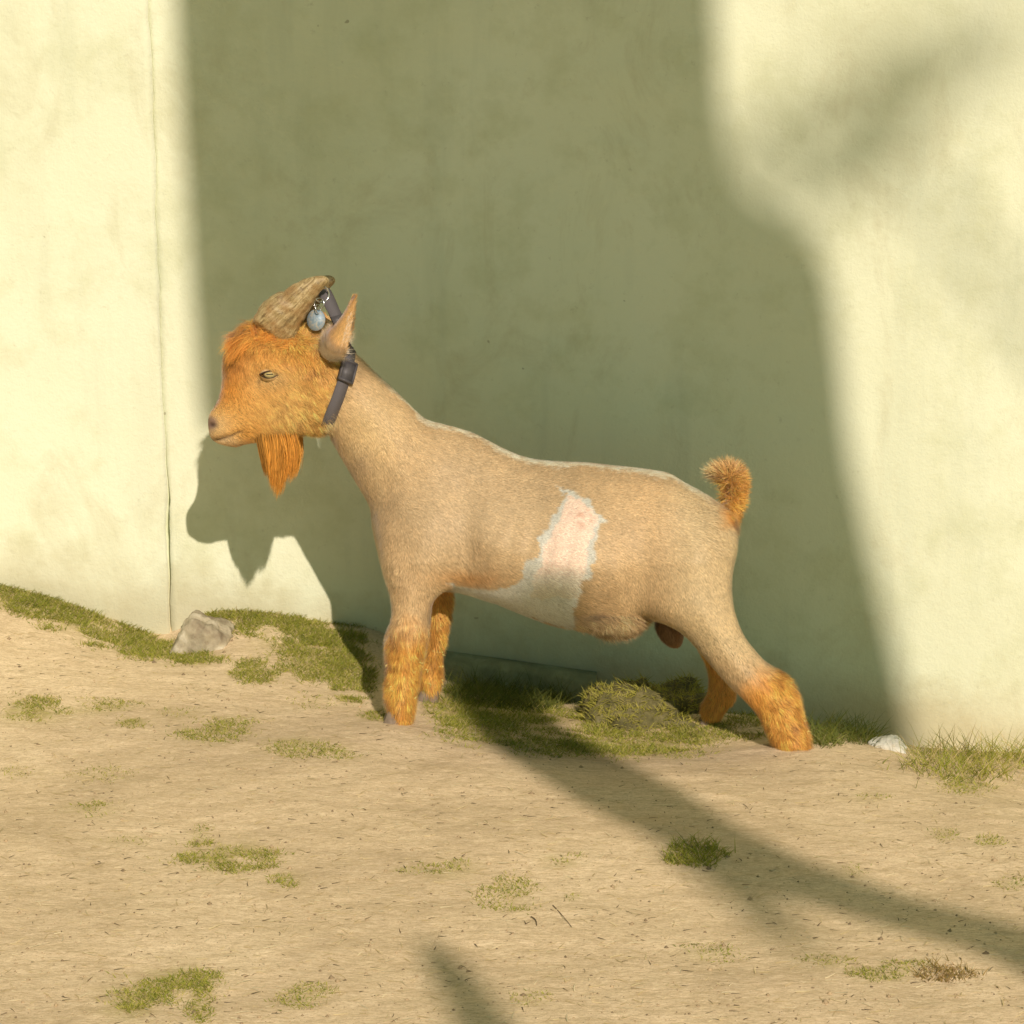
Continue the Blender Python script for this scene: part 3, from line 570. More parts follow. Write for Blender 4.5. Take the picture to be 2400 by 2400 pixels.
LIE = np.array([(500, 980, .6, -.25, 2, .06), (515, 1030, .7, -.3, 2.5, .06), (560, 1000, .75, -.45, 6, .12), (560, 1040, .6, -.6, 6, .15), (528, 915, .55, -.6, 7, .15), (545, 870, .35, -.8, 12, .3), (640, 960, .7, -.65, 13, .24), (620, 1025, .6, -.8, 16, .32), (720, 1000, .72, -.75, 20, .36), (632, 877, .7, -.3, 4, .08), (590, 830, -.1, -.9, 10, .3), (650, 835, .6, -.6, 10, .25), (575, 785, -.75, -.55, 26, .4), (625, 765, -.85, -.1, 26, .5), (540, 820, -.35, -.75, 18, .35), (690, 800, .1, -.95, 26, .45), (735, 825, .2, -.95, 28, .45), (720, 765, .6, .3, 16, .45), (770, 900, .7, -.65, 13, .3), (775, 800, .6, -.5, 8, .2), (700, 900, .75, -.6, 14, .26),
    (850, 950, .7, -.75, 6, .16), (900, 1100, .5, -.8, 6.5, .18), (800, 1060, .4, -.9, 7, .2), (1000, 1150, .8, -.6, 5.5, .14), (1000, 1280, .5, -.8, 6, .15), (880, 1270, .1, -1, 7, .22), (912, 1365, -.35, -.9, 13, .45), (1250, 1250, .9, -.4, 5, .13), (1250, 1100, 1, -.2, 5.5, .2), (1500, 1130, .95, -.3, 5.5, .18), (1600, 1250, .8, -.55, 5.5, .14), (1640, 1380, .5, -.8, 5.5, .14), (1250, 1420, .85, -.5, 6, .16), (1320, 1470, .8, -.5, 8, .25), (1400, 1470, .8, -.45, 30, .3), (1435, 1468, .75, -.6, 34, .34), (1480, 1462, .6, -.6, 26, .3), (1370, 1472, .85, -.4, 16, .22), (1050, 1375, .6, -.6, 10, .25),
    (960, 1420, 0, -1, 6, .14), (925, 1500, -.2, -1, 19, .42), (960, 1520, .1, -1, 17, .36), (940, 1590, 0, -1, 21, .36), (914, 1625, -.35, -1, 20, .42), (918, 1665, -.2, -1, 9, .25), (955, 1650, .12, -1, 22, .3), (1040, 1480, .2, -1, 18, .42), (1022, 1560, .1, -1, 21, .36), (1015, 1610, .05, -1, 13, .24), (1650, 1500, .6, -.8, 5.5, .14), (1730, 1540, .6, -.8, 6, .14), (1760, 1620, .55, -.83, 8, .2), (1845, 1600, .65, -.7, 22, .48), (1840, 1680, .4, -.9, 19, .38), (1885, 1710, .55, -.8, 20, .36), (1830, 1730, .2, -.97, 15, .2), (1690, 1590, .1, -1, 15, .35), (1665, 1660, -.2, -.9, 12, .25),
    (1700, 1215, .6, -.55, 10, .3), (1728, 1195, .4, -.6, 27, .5), (1740, 1140, .5, .25, 24, .5), (1726, 1095, .2, .9, 26, .5), (1692, 1100, -.6, .65, 28, .5), (1668, 1110, -.95, -.05, 26, .3), (1570, 1480, .3, -.9, 6, .15)], float)
TAILK = [i_ for i_, r_ in enumerate(LIE) if 1660 < r_[0] < 1745 and r_[1] < 1200 and r_[4] > 20]; SHEATHK = [i_ for i_, r_ in enumerate(LIE) if r_[1] > 1461 and 1360 < r_[0] < 1490 and r_[4] > 10]
tail_lie = [(1698, 1190), (1690, 1150), (1640, 1130), (1640, 1070), (1770, 1070), (1770, 1250), (1728, 1240)]
def lie(p):
    uv = mark_px(p); out = np.zeros((len(p), 4))
    for s in range(0, len(p), 30000):
        d2 = ((uv[s:s+30000, None]-LIE[None, :, :2])**2).sum(2); wgt = np.exp(-d2/(2*38.**2))+1e-6/(d2+400); qq_ = uv[s:s+30000]
        tm = smoothstep(-10, 2, poly_sd(qq_, tail_lie)); wgt[:, TAILK] *= tm[:, None]; wgt[:, SHEATHK] *= smoothstep(1440, 1458, qq_[:, 1])[:, None]; wgt /= wgt.sum(1)[:, None]
        out[s:s+30000] = wgt@LIE[:, 2:]
    return out

goat = empty('goat', (at((1300, 1700), 0)[0][0], 0, 0))
tag(goat, 'tan and ginger horned goat with a beard, standing side on before the wall', 'goat')
GO = np.array(goat.location)
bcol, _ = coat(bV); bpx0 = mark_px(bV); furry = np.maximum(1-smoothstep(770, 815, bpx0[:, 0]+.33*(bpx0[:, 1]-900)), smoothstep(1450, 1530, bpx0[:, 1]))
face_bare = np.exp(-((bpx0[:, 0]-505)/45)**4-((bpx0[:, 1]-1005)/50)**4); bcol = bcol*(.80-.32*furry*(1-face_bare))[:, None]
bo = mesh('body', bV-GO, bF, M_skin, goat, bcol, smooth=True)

# --- short coat, shaggy legs, head hair and tail, hair by hair
q = bF; ta = np.concatenate([q[:, [0, 1, 2]], q[:, [0, 2, 3]]]); A = np.linalg.norm(np.cross(bV[ta[:, 1]]-bV[ta[:, 0]], bV[ta[:, 2]]-bV[ta[:, 0]]), axis=1)/2
cen = bV[ta].mean(1); cuv = mark_px(cen); shag = smoothstep(7, 14, lie(cen)[:, 2])
near_f = np.where(cen[:, 1] < .03, 1., .55)
prob = A*near_f*(1+1.1*shag); NH = 520000
fi = rng.choice(len(ta), NH, p=prob/prob.sum()); r1, r2 = rng.uniform(size=(2, NH)); fl = r1+r2 > 1; r1[fl] = 1-r1[fl]; r2[fl] = 1-r2[fl]
T3 = ta[fi]; hp = bV[T3[:, 0]]+(bV[T3[:, 1]]-bV[T3[:, 0]])*r1[:, None]+(bV[T3[:, 2]]-bV[T3[:, 0]])*r2[:, None]
hn = bN[T3[:, 0]]*(1-r1-r2)[:, None]+bN[T3[:, 1]]*r1[:, None]+bN[T3[:, 2]]*r2[:, None]; hn /= np.linalg.norm(hn, axis=1)[:, None]
huv = mark_px(hp); HL = lie(hp)
EYE_PX = np.array([631.5, 878.])
ed = np.hypot((huv[:, 0]-EYE_PX[0])/21, (huv[:, 1]-EYE_PX[1])/11.5)
skip = (ed < 1)&(huv[:, 0] < 700)
skip |= (np.hypot((huv[:, 0]-493)/12, (huv[:, 1]-993)/15) < 1)
skip |= line_d(huv, [(497, 1032), (515, 1029), (540, 1021), (561, 1010)]) < 2.2
skip |= (hp[:, 2] < ground_z(hp[:, :2], False)+.004)
# horn seats and hooves stay bare
keep = ~skip; hp, hn, huv, HL = hp[keep], hn[keep], huv[keep], HL[keep]; NH = len(hp)
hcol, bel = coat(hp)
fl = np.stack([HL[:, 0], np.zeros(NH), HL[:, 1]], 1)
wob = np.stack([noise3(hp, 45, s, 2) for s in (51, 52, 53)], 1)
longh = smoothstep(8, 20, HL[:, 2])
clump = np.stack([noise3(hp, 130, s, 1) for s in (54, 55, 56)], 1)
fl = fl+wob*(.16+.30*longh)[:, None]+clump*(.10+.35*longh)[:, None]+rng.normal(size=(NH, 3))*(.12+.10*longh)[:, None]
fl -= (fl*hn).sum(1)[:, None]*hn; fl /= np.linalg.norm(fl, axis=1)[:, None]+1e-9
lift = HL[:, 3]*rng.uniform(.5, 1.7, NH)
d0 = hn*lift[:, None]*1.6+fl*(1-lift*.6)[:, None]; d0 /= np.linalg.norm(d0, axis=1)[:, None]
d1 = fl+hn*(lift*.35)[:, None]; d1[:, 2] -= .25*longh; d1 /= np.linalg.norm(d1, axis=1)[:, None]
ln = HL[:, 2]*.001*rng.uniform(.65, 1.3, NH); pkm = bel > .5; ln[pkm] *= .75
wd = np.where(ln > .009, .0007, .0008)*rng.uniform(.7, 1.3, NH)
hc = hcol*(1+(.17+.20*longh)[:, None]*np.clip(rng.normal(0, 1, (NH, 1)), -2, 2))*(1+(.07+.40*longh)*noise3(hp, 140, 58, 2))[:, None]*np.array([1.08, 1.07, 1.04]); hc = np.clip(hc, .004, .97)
kV, kF, kC = strands(hp, hn, d0, d1, ln, wd, hc*(1-.22*longh)[:, None], 2, np.clip(hc*np.array([1.14, 1.16, 1.2]), 0, .97))  # long hair darker at the root: banding plus painted shade between hairs
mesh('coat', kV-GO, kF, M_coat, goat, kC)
del kV, kF, kC

# --- sheath tuft: long streaky strands hanging back under the belly
tc0 = np.flatnonzero(in_poly(mark_px(bV), [(1352, 1440), (1500, 1436), (1500, 1475), (1400, 1490), (1352, 1472)])&(np.abs(bV[:, 1]) < .05)&(bN[:, 2] < .3)); NT = 2600; k = rng.choice(tc0, NT); tp0 = bV[k]+rng.normal(0, .0015, (NT, 3))
tu = mark_px(tp0)[:, 0]; tw = np.stack([noise3(tp0, 90, s_, 2) for s_ in (101, 102, 103)], 1)
td0 = np.array([.8, -.05, -.35])+bN[k]*.3+.25*tw; td0 /= np.linalg.norm(td0, axis=1)[:, None]; td1 = np.array([.62, 0, -.75])+.35*tw+.1*rng.normal(size=(NT, 3)); td1 /= np.linalg.norm(td1, axis=1)[:, None]
tc1 = np.where(rng.uniform(size=(NT, 1)) < .35, np.array([.26, .16, .09]), np.array([.64, .46, .26]))*rng.uniform(.7, 1.25, (NT, 1))
sV, sF, sC = strands(tp0, bN[k], td0, td1, rng.uniform(.010, .034, NT)*np.clip(.5+.9*np.exp(-((tu-1425)/45)**2), 0, 1.3), np.full(NT, .0008), tc1, 4, np.clip(tc1*1.3, 0, .95))
mesh('belly_tuft', sV-GO, sF, M_coat, goat, sC)

# --- beard: long clumped strands hanging under the chin
NB = 7500
bt = rng.uniform(0, 1, NB); broot = np.stack([603+80*bt, 1026-8*bt+rng.uniform(-14, 10, NB)], 1); y0 = np.clip(rng.normal(0, .013, NB), -.028, .028)
br = at(broot, 0)+np.stack([0*y0, y0, np.abs(y0)*.3], 1)
jc = np.flatnonzero(in_poly(mark_px(bV), [(602, 1012), (640, 1002), (690, 998), (694, 1016), (650, 1036), (602, 1040)])); jk = rng.choice(jc, NB); on_j = rng.uniform(size=NB) < .6
br[on_j] = bV[jk][on_j]; bt = np.where(on_j, np.clip((mark_px(br)[:, 0]-603)/80, 0, 1), bt); y0 = np.where(on_j, br[:, 1], y0)
ncl = 34; cu = rng.uniform(0, 1, ncl); cid = np.argmin(np.abs(bt[:, None]-cu[None])+rng.uniform(0, .25, (NB, ncl)), 1)
tipu = 622+58*cu; tipv = 1118+42*np.exp(-((tipu-648)/17)**2)+rng.uniform(-34, 14, ncl); tipu = tipu+12*np.exp(-((cu-1)/.3)**2)
tp = at(np.stack([tipu[cid]+rng.normal(0, 3.5, NB), tipv[cid]], 1), 0); tp[:, 1] = y0*.5+.004*rng.normal(size=ncl)[cid]
fr = rng.uniform(.35, 1.03, NB)**.7; vec = tp-br; Lb = np.linalg.norm(vec, axis=1)*fr; vd = vec/np.linalg.norm(vec, axis=1)[:, None]
out_ = np.stack([.1+.75*bt, np.sign(y0)*.25, -.8+0*bt], 1); out_ /= np.linalg.norm(out_, axis=1)[:, None]
bn = np.stack([rng.normal(0, .4, NB), -np.ones(NB), rng.normal(0, .3, NB)], 1)
bd0 = out_*.62+vd*.5+.05*rng.normal(size=(NB, 3)); bd1 = 2*vd-bd0
bc = np.array([.66, .31, .055])*rng.uniform(.5, 1.35, (NB, 1))*rng.uniform(.7, 1.2, ncl)[cid][:, None]; bc = bc*(1-.55*np.exp(-((bt-.02)/.12)**2))[:, None]
sV, sF, sC = strands(br, bn, bd0, bd1, Lb, np.full(NB, .0010)*rng.uniform(.6, 1.3, NB), bc, 5, bc*1.2)
mesh('beard', sV-GO, sF, M_coat, goat, sC)

# --- forelock: long tousled strands over the brow and round the horn seats
fpoly = [(556, 790), (572, 766), (600, 752), (640, 756), (690, 770), (705, 800), (690, 822), (650, 805), (600, 805), (566, 822)]
bpx = mark_px(bV); cand = np.flatnonzero(in_poly(bpx, fpoly)&(bV[:, 1] < .05)); NFk = 11000; k = rng.choice(cand, NFk)
fp_ = bV[k]+rng.normal(0, .0015, (NFk, 3)); fn_ = bN[k]; fuv = mark_px(fp_); tt_ = np.clip((fuv[:, 0]-560)/140, 0, 1)[:, None]
swirl = np.stack([noise3(fp_, 60, s_, 2) for s_ in (81, 82, 83)], 1); fine_ = np.stack([noise3(fp_, 200, s_, 1) for s_ in (84, 85, 86)], 1)
da = np.array([-.85, -.05, .15])*tt_+np.array([-.6, -.1, -.25])*(1-tt_); db = np.array([-.75, 0, -.5])*tt_+np.array([-.25, -.1, -.95])*(1-tt_)
fd0 = da+fn_*.55+.35*swirl+.2*fine_; fd0 /= np.linalg.norm(fd0, axis=1)[:, None]; fd1 = db+fn_*.1+.5*swirl+.3*fine_+.08*rng.normal(size=(NFk, 3)); fd1 /= np.linalg.norm(fd1, axis=1)[:, None]
fc = np.array([.72, .33, .068])*(1+.22*np.clip(rng.normal(size=(NFk, 1)), -2, 2))*(1+.42*noise3(fp_, 95, 87, 2))[:, None]; fc = np.clip(fc, .02, .95)
kb = in_poly(fuv, [(586, 772), (618, 768), (650, 790), (690, 816), (696, 836), (650, 824), (592, 800)])&(fp_[:, 1] < -.015)&(rng.uniform(size=NFk) < .65)
up_ = np.array([.35, -.25, .8])+fn_*.5+.25*swirl+.2*fine_; up_ /= np.linalg.norm(up_, axis=1)[:, None]; fd0 = np.where(kb[:, None], up_, fd0)
bk_ = np.array([-.1, -.15, .45])+.5*swirl+.3*fine_; bk_ /= np.linalg.norm(bk_, axis=1)[:, None]; fd1 = np.where(kb[:, None], bk_, fd1)
flen = np.where(kb, rng.uniform(.012, .027, NFk)*np.where(fuv[:, 0] > 655, .6, 1), rng.uniform(.022, .050, NFk))*np.where(fuv[:, 0] > 660, .7, 1)
sV, sF, sC = strands(fp_, fn_, fd0, fd1, flen, np.full(NFk, .0008)*rng.uniform(.6, 1.3, NFk), fc, 4, np.clip(fc*1.15, 0, .97))
mesh('forelock', sV-GO, sF, M_coat, goat, sC)

# --- horns
def inflate(px, Y, W, Rr, h, yc=None, it=2, post=None):
    poly = chaikin(P(px, Y), 1); lo = poly.min(0)-.012; hi = poly.max(0)+.012; wmax = (.035 if callable(W) else np.max(W))+.01
    x = np.arange(lo[0], hi[0], h); z = np.arange(lo[1], hi[1], h); y = np.arange(-wmax, wmax+h, h)
    Xg, Zg = np.meshgrid(x, z, indexing='ij'); q = np.stack([Xg.ravel(), Zg.ravel()], 1); d = poly_sd(q, poly)
    Wq = W(q) if callable(W) else np.full(len(q), W); Rq = Rr(q) if callable(Rr) else np.full(len(q), Rr)
    t = 1-np.minimum(d/Rq, 1); g = (1-t*np.abs(t)).reshape(Xg.shape); Wg = Wq.reshape(Xg.shape); f = np.empty((len(x), len(y), len(z)))
    for j, yy in enumerate(y): f[:, j, :] = -(g-(yy/Wg)**2)*.01
    V, F = surface_nets(f, np.array([lo[0], -wmax, lo[1]]), h); V = laplace(V, F, it); 
    V[:, 1] += Y if yc is None else yc(V)
    return V, F
horn_px = [(598, 758), (592, 748), (605, 724), (623, 700), (645, 686), (661, 681), (666, 683), (670, 675), (695, 659), (720, 648), (744, 643), (764, 643), (774, 652), (770, 666), (755, 676), (742, 696), (730, 721), (714, 746), (702, 766), (690, 806), (660, 806), (622, 782)]
def hornW(q):
    uv = side_px(np.stack([q[:, 0], 0*q[:, 0], q[:, 1]], 1)); t = np.clip(((uv-np.array([640, 780]))@np.array([.67, -.74]))/195, 0, 1); return .0185*(1-t)+.008
for sgn in (-1, 1):
    hv, hf = inflate(horn_px, -.024, hornW, lambda q: hornW(q)*1.5, .0022, it=4)
    c = hv.mean(0); hv[:, 1] = np.where(True, hv[:, 1], 0)
    t = np.clip((hv[:, 2]-hv[:, 2].min())/(hv[:, 2].max()-hv[:, 2].min()), 0, 1); hv[:, 1] -= .014*t
    ridge = .0006*np.sin(((hv[:, 0]*.67+hv[:, 2]*.74))*420+3*vnoise(hv, 30, 3, 1)); nv = vnormals(hv, hf); hv = hv+nv*(ridge*(1-.6*t))[:, None]+nv*(.0008*vnoise(hv, 90, 7, 2))[:, None]
    if sgn > 0:
        hv[:, 1] *= -1; hv[:, 2] -= .012; hv[:, 0] += .004; hf = hf[:, ::-1]
    o = mesh('horn', hv-GO, hf, M_horn, goat, smooth=True)

# --- ears: open cupped leaves
def ear(base, tip, r0, open_dir, sgn):
    ax = tip-base; L = np.linalg.norm(ax); ax = ax/L; od = open_dir-ax*(open_dir@ax); od /= np.linalg.norm(od); sd = np.cross(ax, od)
    nt_, na = 22, 17; V = []; C = []
    for i in range(nt_):
        t = i/(nt_-1); r = r0*((.62+1.1*t-1.72*t*t*.95) if t < .45 else 0)
        r = r0*np.interp(t, [0, .1, .2, .35, .55, .75, .9, 1], [.28, .6, .86, 1.0, .76, .47, .25, .05])
        spread = np.interp(t, [0, .3, 1], [2.3, 1.9, 1.25]); cur = ax*L*t+od*(.010*math.sin(math.pi*t))
        for j in range(na):
            a = (j/(na-1)*2-1)*spread; V.append(base+cur+r*(-od*math.cos(a)*.75+sd*math.sin(a)))
    V = np.array(V); n0 = len(V); inn = V.copy()
    cl_ = base+ax*((V-base)@ax)[:, None]; inn = V+(cl_-V)*.0+0
    nrm = np.zeros_like(V); G = V.reshape(nt_, na, 3); du = np.gradient(G, axis=0); dv = np.gradient(G, axis=1); nr = np.cross(du, dv); nr /= np.linalg.norm(nr, axis=2)[:, :, None]+1e-9
    if (nr[nt_//2, na//2]@(-od)) < 0: nr = -nr
    inn = (G-nr*.0022).reshape(-1, 3); nr = nr.reshape(-1, 3)
    i, j = np.meshgrid(np.arange(nt_-1), np.arange(na-1), indexing='ij'); q = (i*na+j).ravel(); F = np.stack([q, q+1, q+na+1, q+na], 1)
    e = []
    for a_, b_ in [((k)*na, (k+1)*na) for k in range(nt_-1)]+[(k*na+na-1, (k+1)*na+na-1) for k in range(nt_-1)]+[((nt_-1)*na+k, (nt_-1)*na+k+1) for k in range(na-1)]: e.append((a_, b_, b_+n0, a_+n0))
    F = np.concatenate([F, F[:, ::-1]+n0, np.array(e)])
    tt = np.repeat(np.linspace(0, 1, nt_), na)
    ce = np.array([.80, .51, .20])*np.ones((n0, 1)); cr = smoothstep(.75, 1, np.abs(np.tile(np.linspace(-1, 1, na), nt_)))[:, None]; ce = ce*(1-.3*cr)+np.array([.70, .5, .28])*.3*cr
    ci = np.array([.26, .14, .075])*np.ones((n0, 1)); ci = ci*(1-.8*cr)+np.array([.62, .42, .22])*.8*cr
    eo = mesh('ear', np.concatenate([V, inn])-GO, F, M_skin, goat, np.concatenate([ce, ci]), smooth=True)
    # ear hair: short outside, pale and long at the mouth of the cup
    n = 18000; k = rng.integers(0, n0, n); jit = rng.normal(0, .0016, (n, 3)); pr = V[k]+jit-nr[k]*(jit*nr[k]).sum(1)[:, None]; d = ax+.25*rng.normal(size=(n, 3)); d -= (d*nr[k]).sum(1)[:, None]*nr[k]; d /= np.linalg.norm(d, axis=1)[:, None]
    d0 = d+nr[k]*.38; c = ce[k]*rng.uniform(.6, 1.3, (n, 1)); bs = (1-smoothstep(.05, .45, tt[k]))[:, None]; c = c*(1-.8*bs)+np.array([.96, .88, .70])*.8*bs*rng.uniform(.75, 1.15, (n, 1))
    a1 = strands(pr, nr[k], d0/np.linalg.norm(d0, axis=1)[:, None], d, (.0065+.017*bs[:, 0])*rng.uniform(.6, 1.4, n), np.full(n, .0007), c, 2)
    rim = np.flatnonzero((np.abs(np.tile(np.linspace(-1, 1, na), nt_)) > .85)&(tt < .85)); n = 2600; k = rng.choice(rim, n); pr = V[k]+rng.normal(0, .0012, (n, 3)); d = ax*.8-sd*np.sign(((V[k]-base)@sd))[:, None]*.55+.2*rng.normal(size=(n, 3)); d /= np.linalg.norm(d, axis=1)[:, None]
    a2 = strands(pr, nr[k], d, ax+0*d, .011*rng.uniform(.5, 1.3, n)*(1-.5*tt[k]), np.full(n, .0006), np.tile([.78, .62, .42], (n, 1))*rng.uniform(.75, 1.15, (n, 1)), 2)
    v, f = join([(a1[0], a1[1]), (a2[0], a2[1])]); mesh('fur', v-GO, f, M_coat, eo, np.concatenate([a1[2], a2[2]]))
ear(at((771, 836), -.042)[0], at((830, 700), -.078)[0], .033, np.array([.89, .03, -.36]), -1)
ear(at((760, 815), .05)[0], at((757, 742), .10)[0], .019, np.array([.6, .6, .2]), 1)

# --- eyes
def surf_near(px, side):
    d = np.hypot(*(mark_px(bV)-px).T); d = np.where(bV[:, 1]*side > 0, d, 1e9); k = np.argsort(d)[:6]; return bV[k].mean(0), bN[k].mean(0)
def eye_mat():
    m = NM('goat_eye'); g = m.n('ShaderNodeTexCoord'); s = m.n('ShaderNodeSeparateXYZ'); m.l(g.outputs['Object'], s.inputs[0])
    ex = m.math('ABSOLUTE', m.math('MULTIPLY', s.outputs[0], 1/.0052)); ez = m.math('ABSOLUTE', m.math('MULTIPLY', s.outputs[2], 1/.0008))
    pup = m.math('LESS_THAN', m.math('MAXIMUM', ex, ez), 1.0)
    rad = m.math('SQRT', m.math('ADD', m.math('POWER', s.outputs[0], 2.0), m.math('POWER', s.outputs[2], 2.0)))
    iris = m.ramp(m.math('MULTIPLY', rad, 90), [(0, (.50, .42, .19)), (.6, (.46, .37, .16)), (.9, (.16, .10, .05))])
    m.col(m.mix(pup, iris, (.012, .010, .010)), .08, .5); return m.m
M_eye = eye_mat(); M_lid = plain('eyelid_skin', (.62, .43, .22), .6, .3); M_lash = plain('dark_lid_rim', (.05, .03, .022), .5, .4)
for sd in (-1, 1):
    c, n = surf_near(EYE_PX, sd); n = n*np.array([.35, 1, .5]); n /= np.linalg.norm(n); RAD = .0135
    th = np.linspace(0, math.pi, 17); ph = np.linspace(0, 2*math.pi, 29)[:-1]
    V = np.array([[RAD*math.sin(t)*math.cos(p_), sd*RAD*math.cos(t)*-1*-1, RAD*math.sin(t)*math.sin(p_)*.78] for t in th for p_ in ph])
    nn_ = len(ph); i, j = np.meshgrid(np.arange(16), np.arange(nn_), indexing='ij'); q = np.stack([i*nn_+j, i*nn_+(j+1) % nn_, (i+1)*nn_+(j+1) % nn_, (i+1)*nn_+j], 2).reshape(-1, 4)
    eo = mesh('eye', V, q, M_eye, goat, smooth=True); ec = c-n*(RAD-.0052); eo.location = Vector(ec-GO)
    # lids: two almond-shaped shells closing over the ball
    for nm, z0, z1 in (('eyelid', .0056, .0135), ('eyelid', -.0058, -.0125)):
        rows = []; na = 21; nb = 7
        for b_ in range(nb):
            for a_ in range(na):
                s = a_/(na-1)*2-1; x = s*.0165; edge = z0*(1-abs(s)**2.0)-.0018*(-s); oz = z1*(1-abs(s)**2.4)-.0018*(-s)
                z = edge+(oz-edge)*b_/(nb-1); r2 = (x/.0175)**2+(z/.0145)**2
                y = RAD*1.10*math.sqrt(max(.02, 1-min(1, r2)*.98))-.0016*(b_/(nb-1))**2
                rows.append((x, sd*(y-RAD+.0060), z))
        V = np.array(rows); m0 = len(V); i, j = np.meshgrid(np.arange(nb-1), np.arange(na-1), indexing='ij'); qq = (i*na+j).ravel(); F = np.stack([qq, qq+1, qq+na+1, qq+na], 1)
        V2 = V-np.array([0, sd*.0012, 0]); k = np.arange(na-1); rim = np.stack([k, k+1, k+1+m0, k+m0], 1)
        lo = mesh(nm, np.concatenate([V, V2])+np.array([0, sd*(RAD-.0060)*1.0, 0]), np.concatenate([F, F[:, ::-1]+m0, rim]), M_lid, eo, smooth=True)
        rimc = V[:na]+np.array([0, sd*(RAD-.0060)+sd*.0003, 0]); tvv, tff = tube(rimc, np.full(na, .0011 if z0 > 0 else .0006), 6)
        mesh('lid_rim', tvv, tff, M_lash, eo, smooth=True)

# --- hooves
M_hoof = plain('hoof', (.26, .20, .145), .6, .3, bump=(300, .001))
def hoof(px, Y, size=1):
    c = at(px, Y)[0]; gz = ground_z(np.array([c[:2]]), False)[0]
    parts = []
    for s in (-1, 1):
        V = []; n = 14
        for k in range(5):
            t = k/4; a = np.linspace(0, 2*math.pi, n, endpoint=False)
            x = np.cos(a)*(.018-.005*t)-.006*(1-t)*1; y = np.sin(a)*(.0085-.002*t)+s*.0095; V.append(np.stack([x, y, np.full(n, -.008+.026*t)], 1))
        V = np.concatenate(V); j = np.arange(n); F = np.concatenate([np.stack([i*n+j, i*n+(j+1) % n, (i+1)*n+(j+1) % n, (i+1)*n+j], 1) for i in range(4)])
        V = np.concatenate([V, [[0, s*.0095, .019]]]); T = np.stack([4*n+j, 4*n+(j+1) % n, np.full(n, 5*n)], 1); parts.append((V, [F, T]))
    v, f = join(parts); v = v*size+np.array([c[0], Y, gz])
    mesh('hoof', v-GO, f, M_hoof, goat, smooth=True)
hoof((934, 1684), -.085, 1.22); hoof((1008, 1640), .075, 1.15); hoof((1858, 1748), -.08); hoof((1668, 1685), .08)

# --- collar: a dark nylon band round the neck, standing up behind the horns with its ring and tag
def webbing():
    m = NM('nylon_webbing'); p = m.pos(); wv = m.n('ShaderNodeTexWave', wave_type='BANDS', bands_direction='DIAGONAL'); wv.inputs['Scale'].default_value = 230; m.l(p, wv.inputs['Vector'])
    m.col(m.mix(wv.outputs[1], (.085, .076, .080), (.17, .155, .16)), .7, .3); m.bump(wv.outputs[1], .0006, .8); return m.m
M_web = webbing(); M_plas = plain('black_plastic', (.085, .078, .082), .5, .35); M_steel = plain('steel', (.75, .74, .72), .22, .5, 1.0)
def neck_y(px, side):
    c, n = surf_near(np.array(px, float), side); return c[1]
low = [(762, 1004), (772, 985), (781, 960), (790, 935), (799, 908), (808, 880), (814, 850), (817, 822)]
def seat(px, side):                          # a point of the band lying on the hair of the neck
    k = np.argsort(np.where(bV[:, 1]*side > -.002, np.hypot(*(mark_px(bV)-np.array(px, float)).T), 1e9))[:10]; return bV[k].mean(0)+bN[k].mean(0)*.0075
loop = [at((758, 1016), 0)[0]]+[seat(p_, -1) for p_ in low]
loop += [at((808, 782), -.046)[0], at((791, 745), -.034)[0], at((771, 708), -.020)[0], at((758, 682), -.006)[0], at((757, 678), .004)[0], at((764, 686), .016)[0], at((780, 722), .032)[0], at((800, 775), .048)[0]]
loop += [seat(p_, 1) for p_ in low[::-1]]
cv = chaikin(np.array(loop), 2); n = len(cv); Tn = np.roll(cv, -1, 0)-np.roll(cv, 1, 0); Tn /= np.linalg.norm(Tn, axis=1)[:, None]
cc = cv.mean(0); outw = cv-cc; outw -= (outw*Tn).sum(1)[:, None]*Tn; outw /= np.linalg.norm(outw, axis=1)[:, None]; wdv = np.cross(Tn, outw); hw, th_ = .0098, .0011
V = np.stack([cv-wdv*hw-outw*th_, cv+wdv*hw-outw*th_, cv+wdv*hw+outw*th_, cv-wdv*hw+outw*th_], 1).reshape(-1, 3)
k = np.arange(n); F = np.concatenate([np.stack([k*4+a_, k*4+(a_+1) % 4, ((k+1) % n)*4+(a_+1) % 4, ((k+1) % n)*4+a_], 1) for a_ in range(4)])
col_o = mesh('collar', V-GO, F, M_web, goat)
def frame_at(px):
    i = np.argmin(np.hypot(*(mark_px(cv[:n//2])-np.array(px)).T)); return cv[i], np.stack([wdv[i], outw[i], Tn[i]], 1)
c, Rm_ = frame_at((811, 870))
parts = [box(c+Rm_@np.array([0, .0035, 0]), np.array([.021, .006, .030]), Rm_), box(c+Rm_@np.array([.0115, .0035, 0]), np.array([.003, .008, .034]), Rm_), box(c+Rm_@np.array([-.0115, .0035, 0]), np.array([.003, .008, .034]), Rm_), box(c+Rm_@np.array([0, .0045, .0165]), np.array([.024, .007, .003]), Rm_), box(c+Rm_@np.array([0, .0045, -.0165]), np.array([.024, .007, .003]), Rm_)]
v, f = join(parts); mesh('buckle', v-GO, f, M_plas, col_o)
c, Rm_ = frame_at((792, 748)); v, f = join([box(c+Rm_@np.array([0, .002, 0]), np.array([.022, .005, .012]), Rm_), box(c+Rm_@np.array([0, .004, -.012]), np.array([.020, .003, .004]), Rm_)]); mesh('slider', v-GO, f, M_plas, col_o)
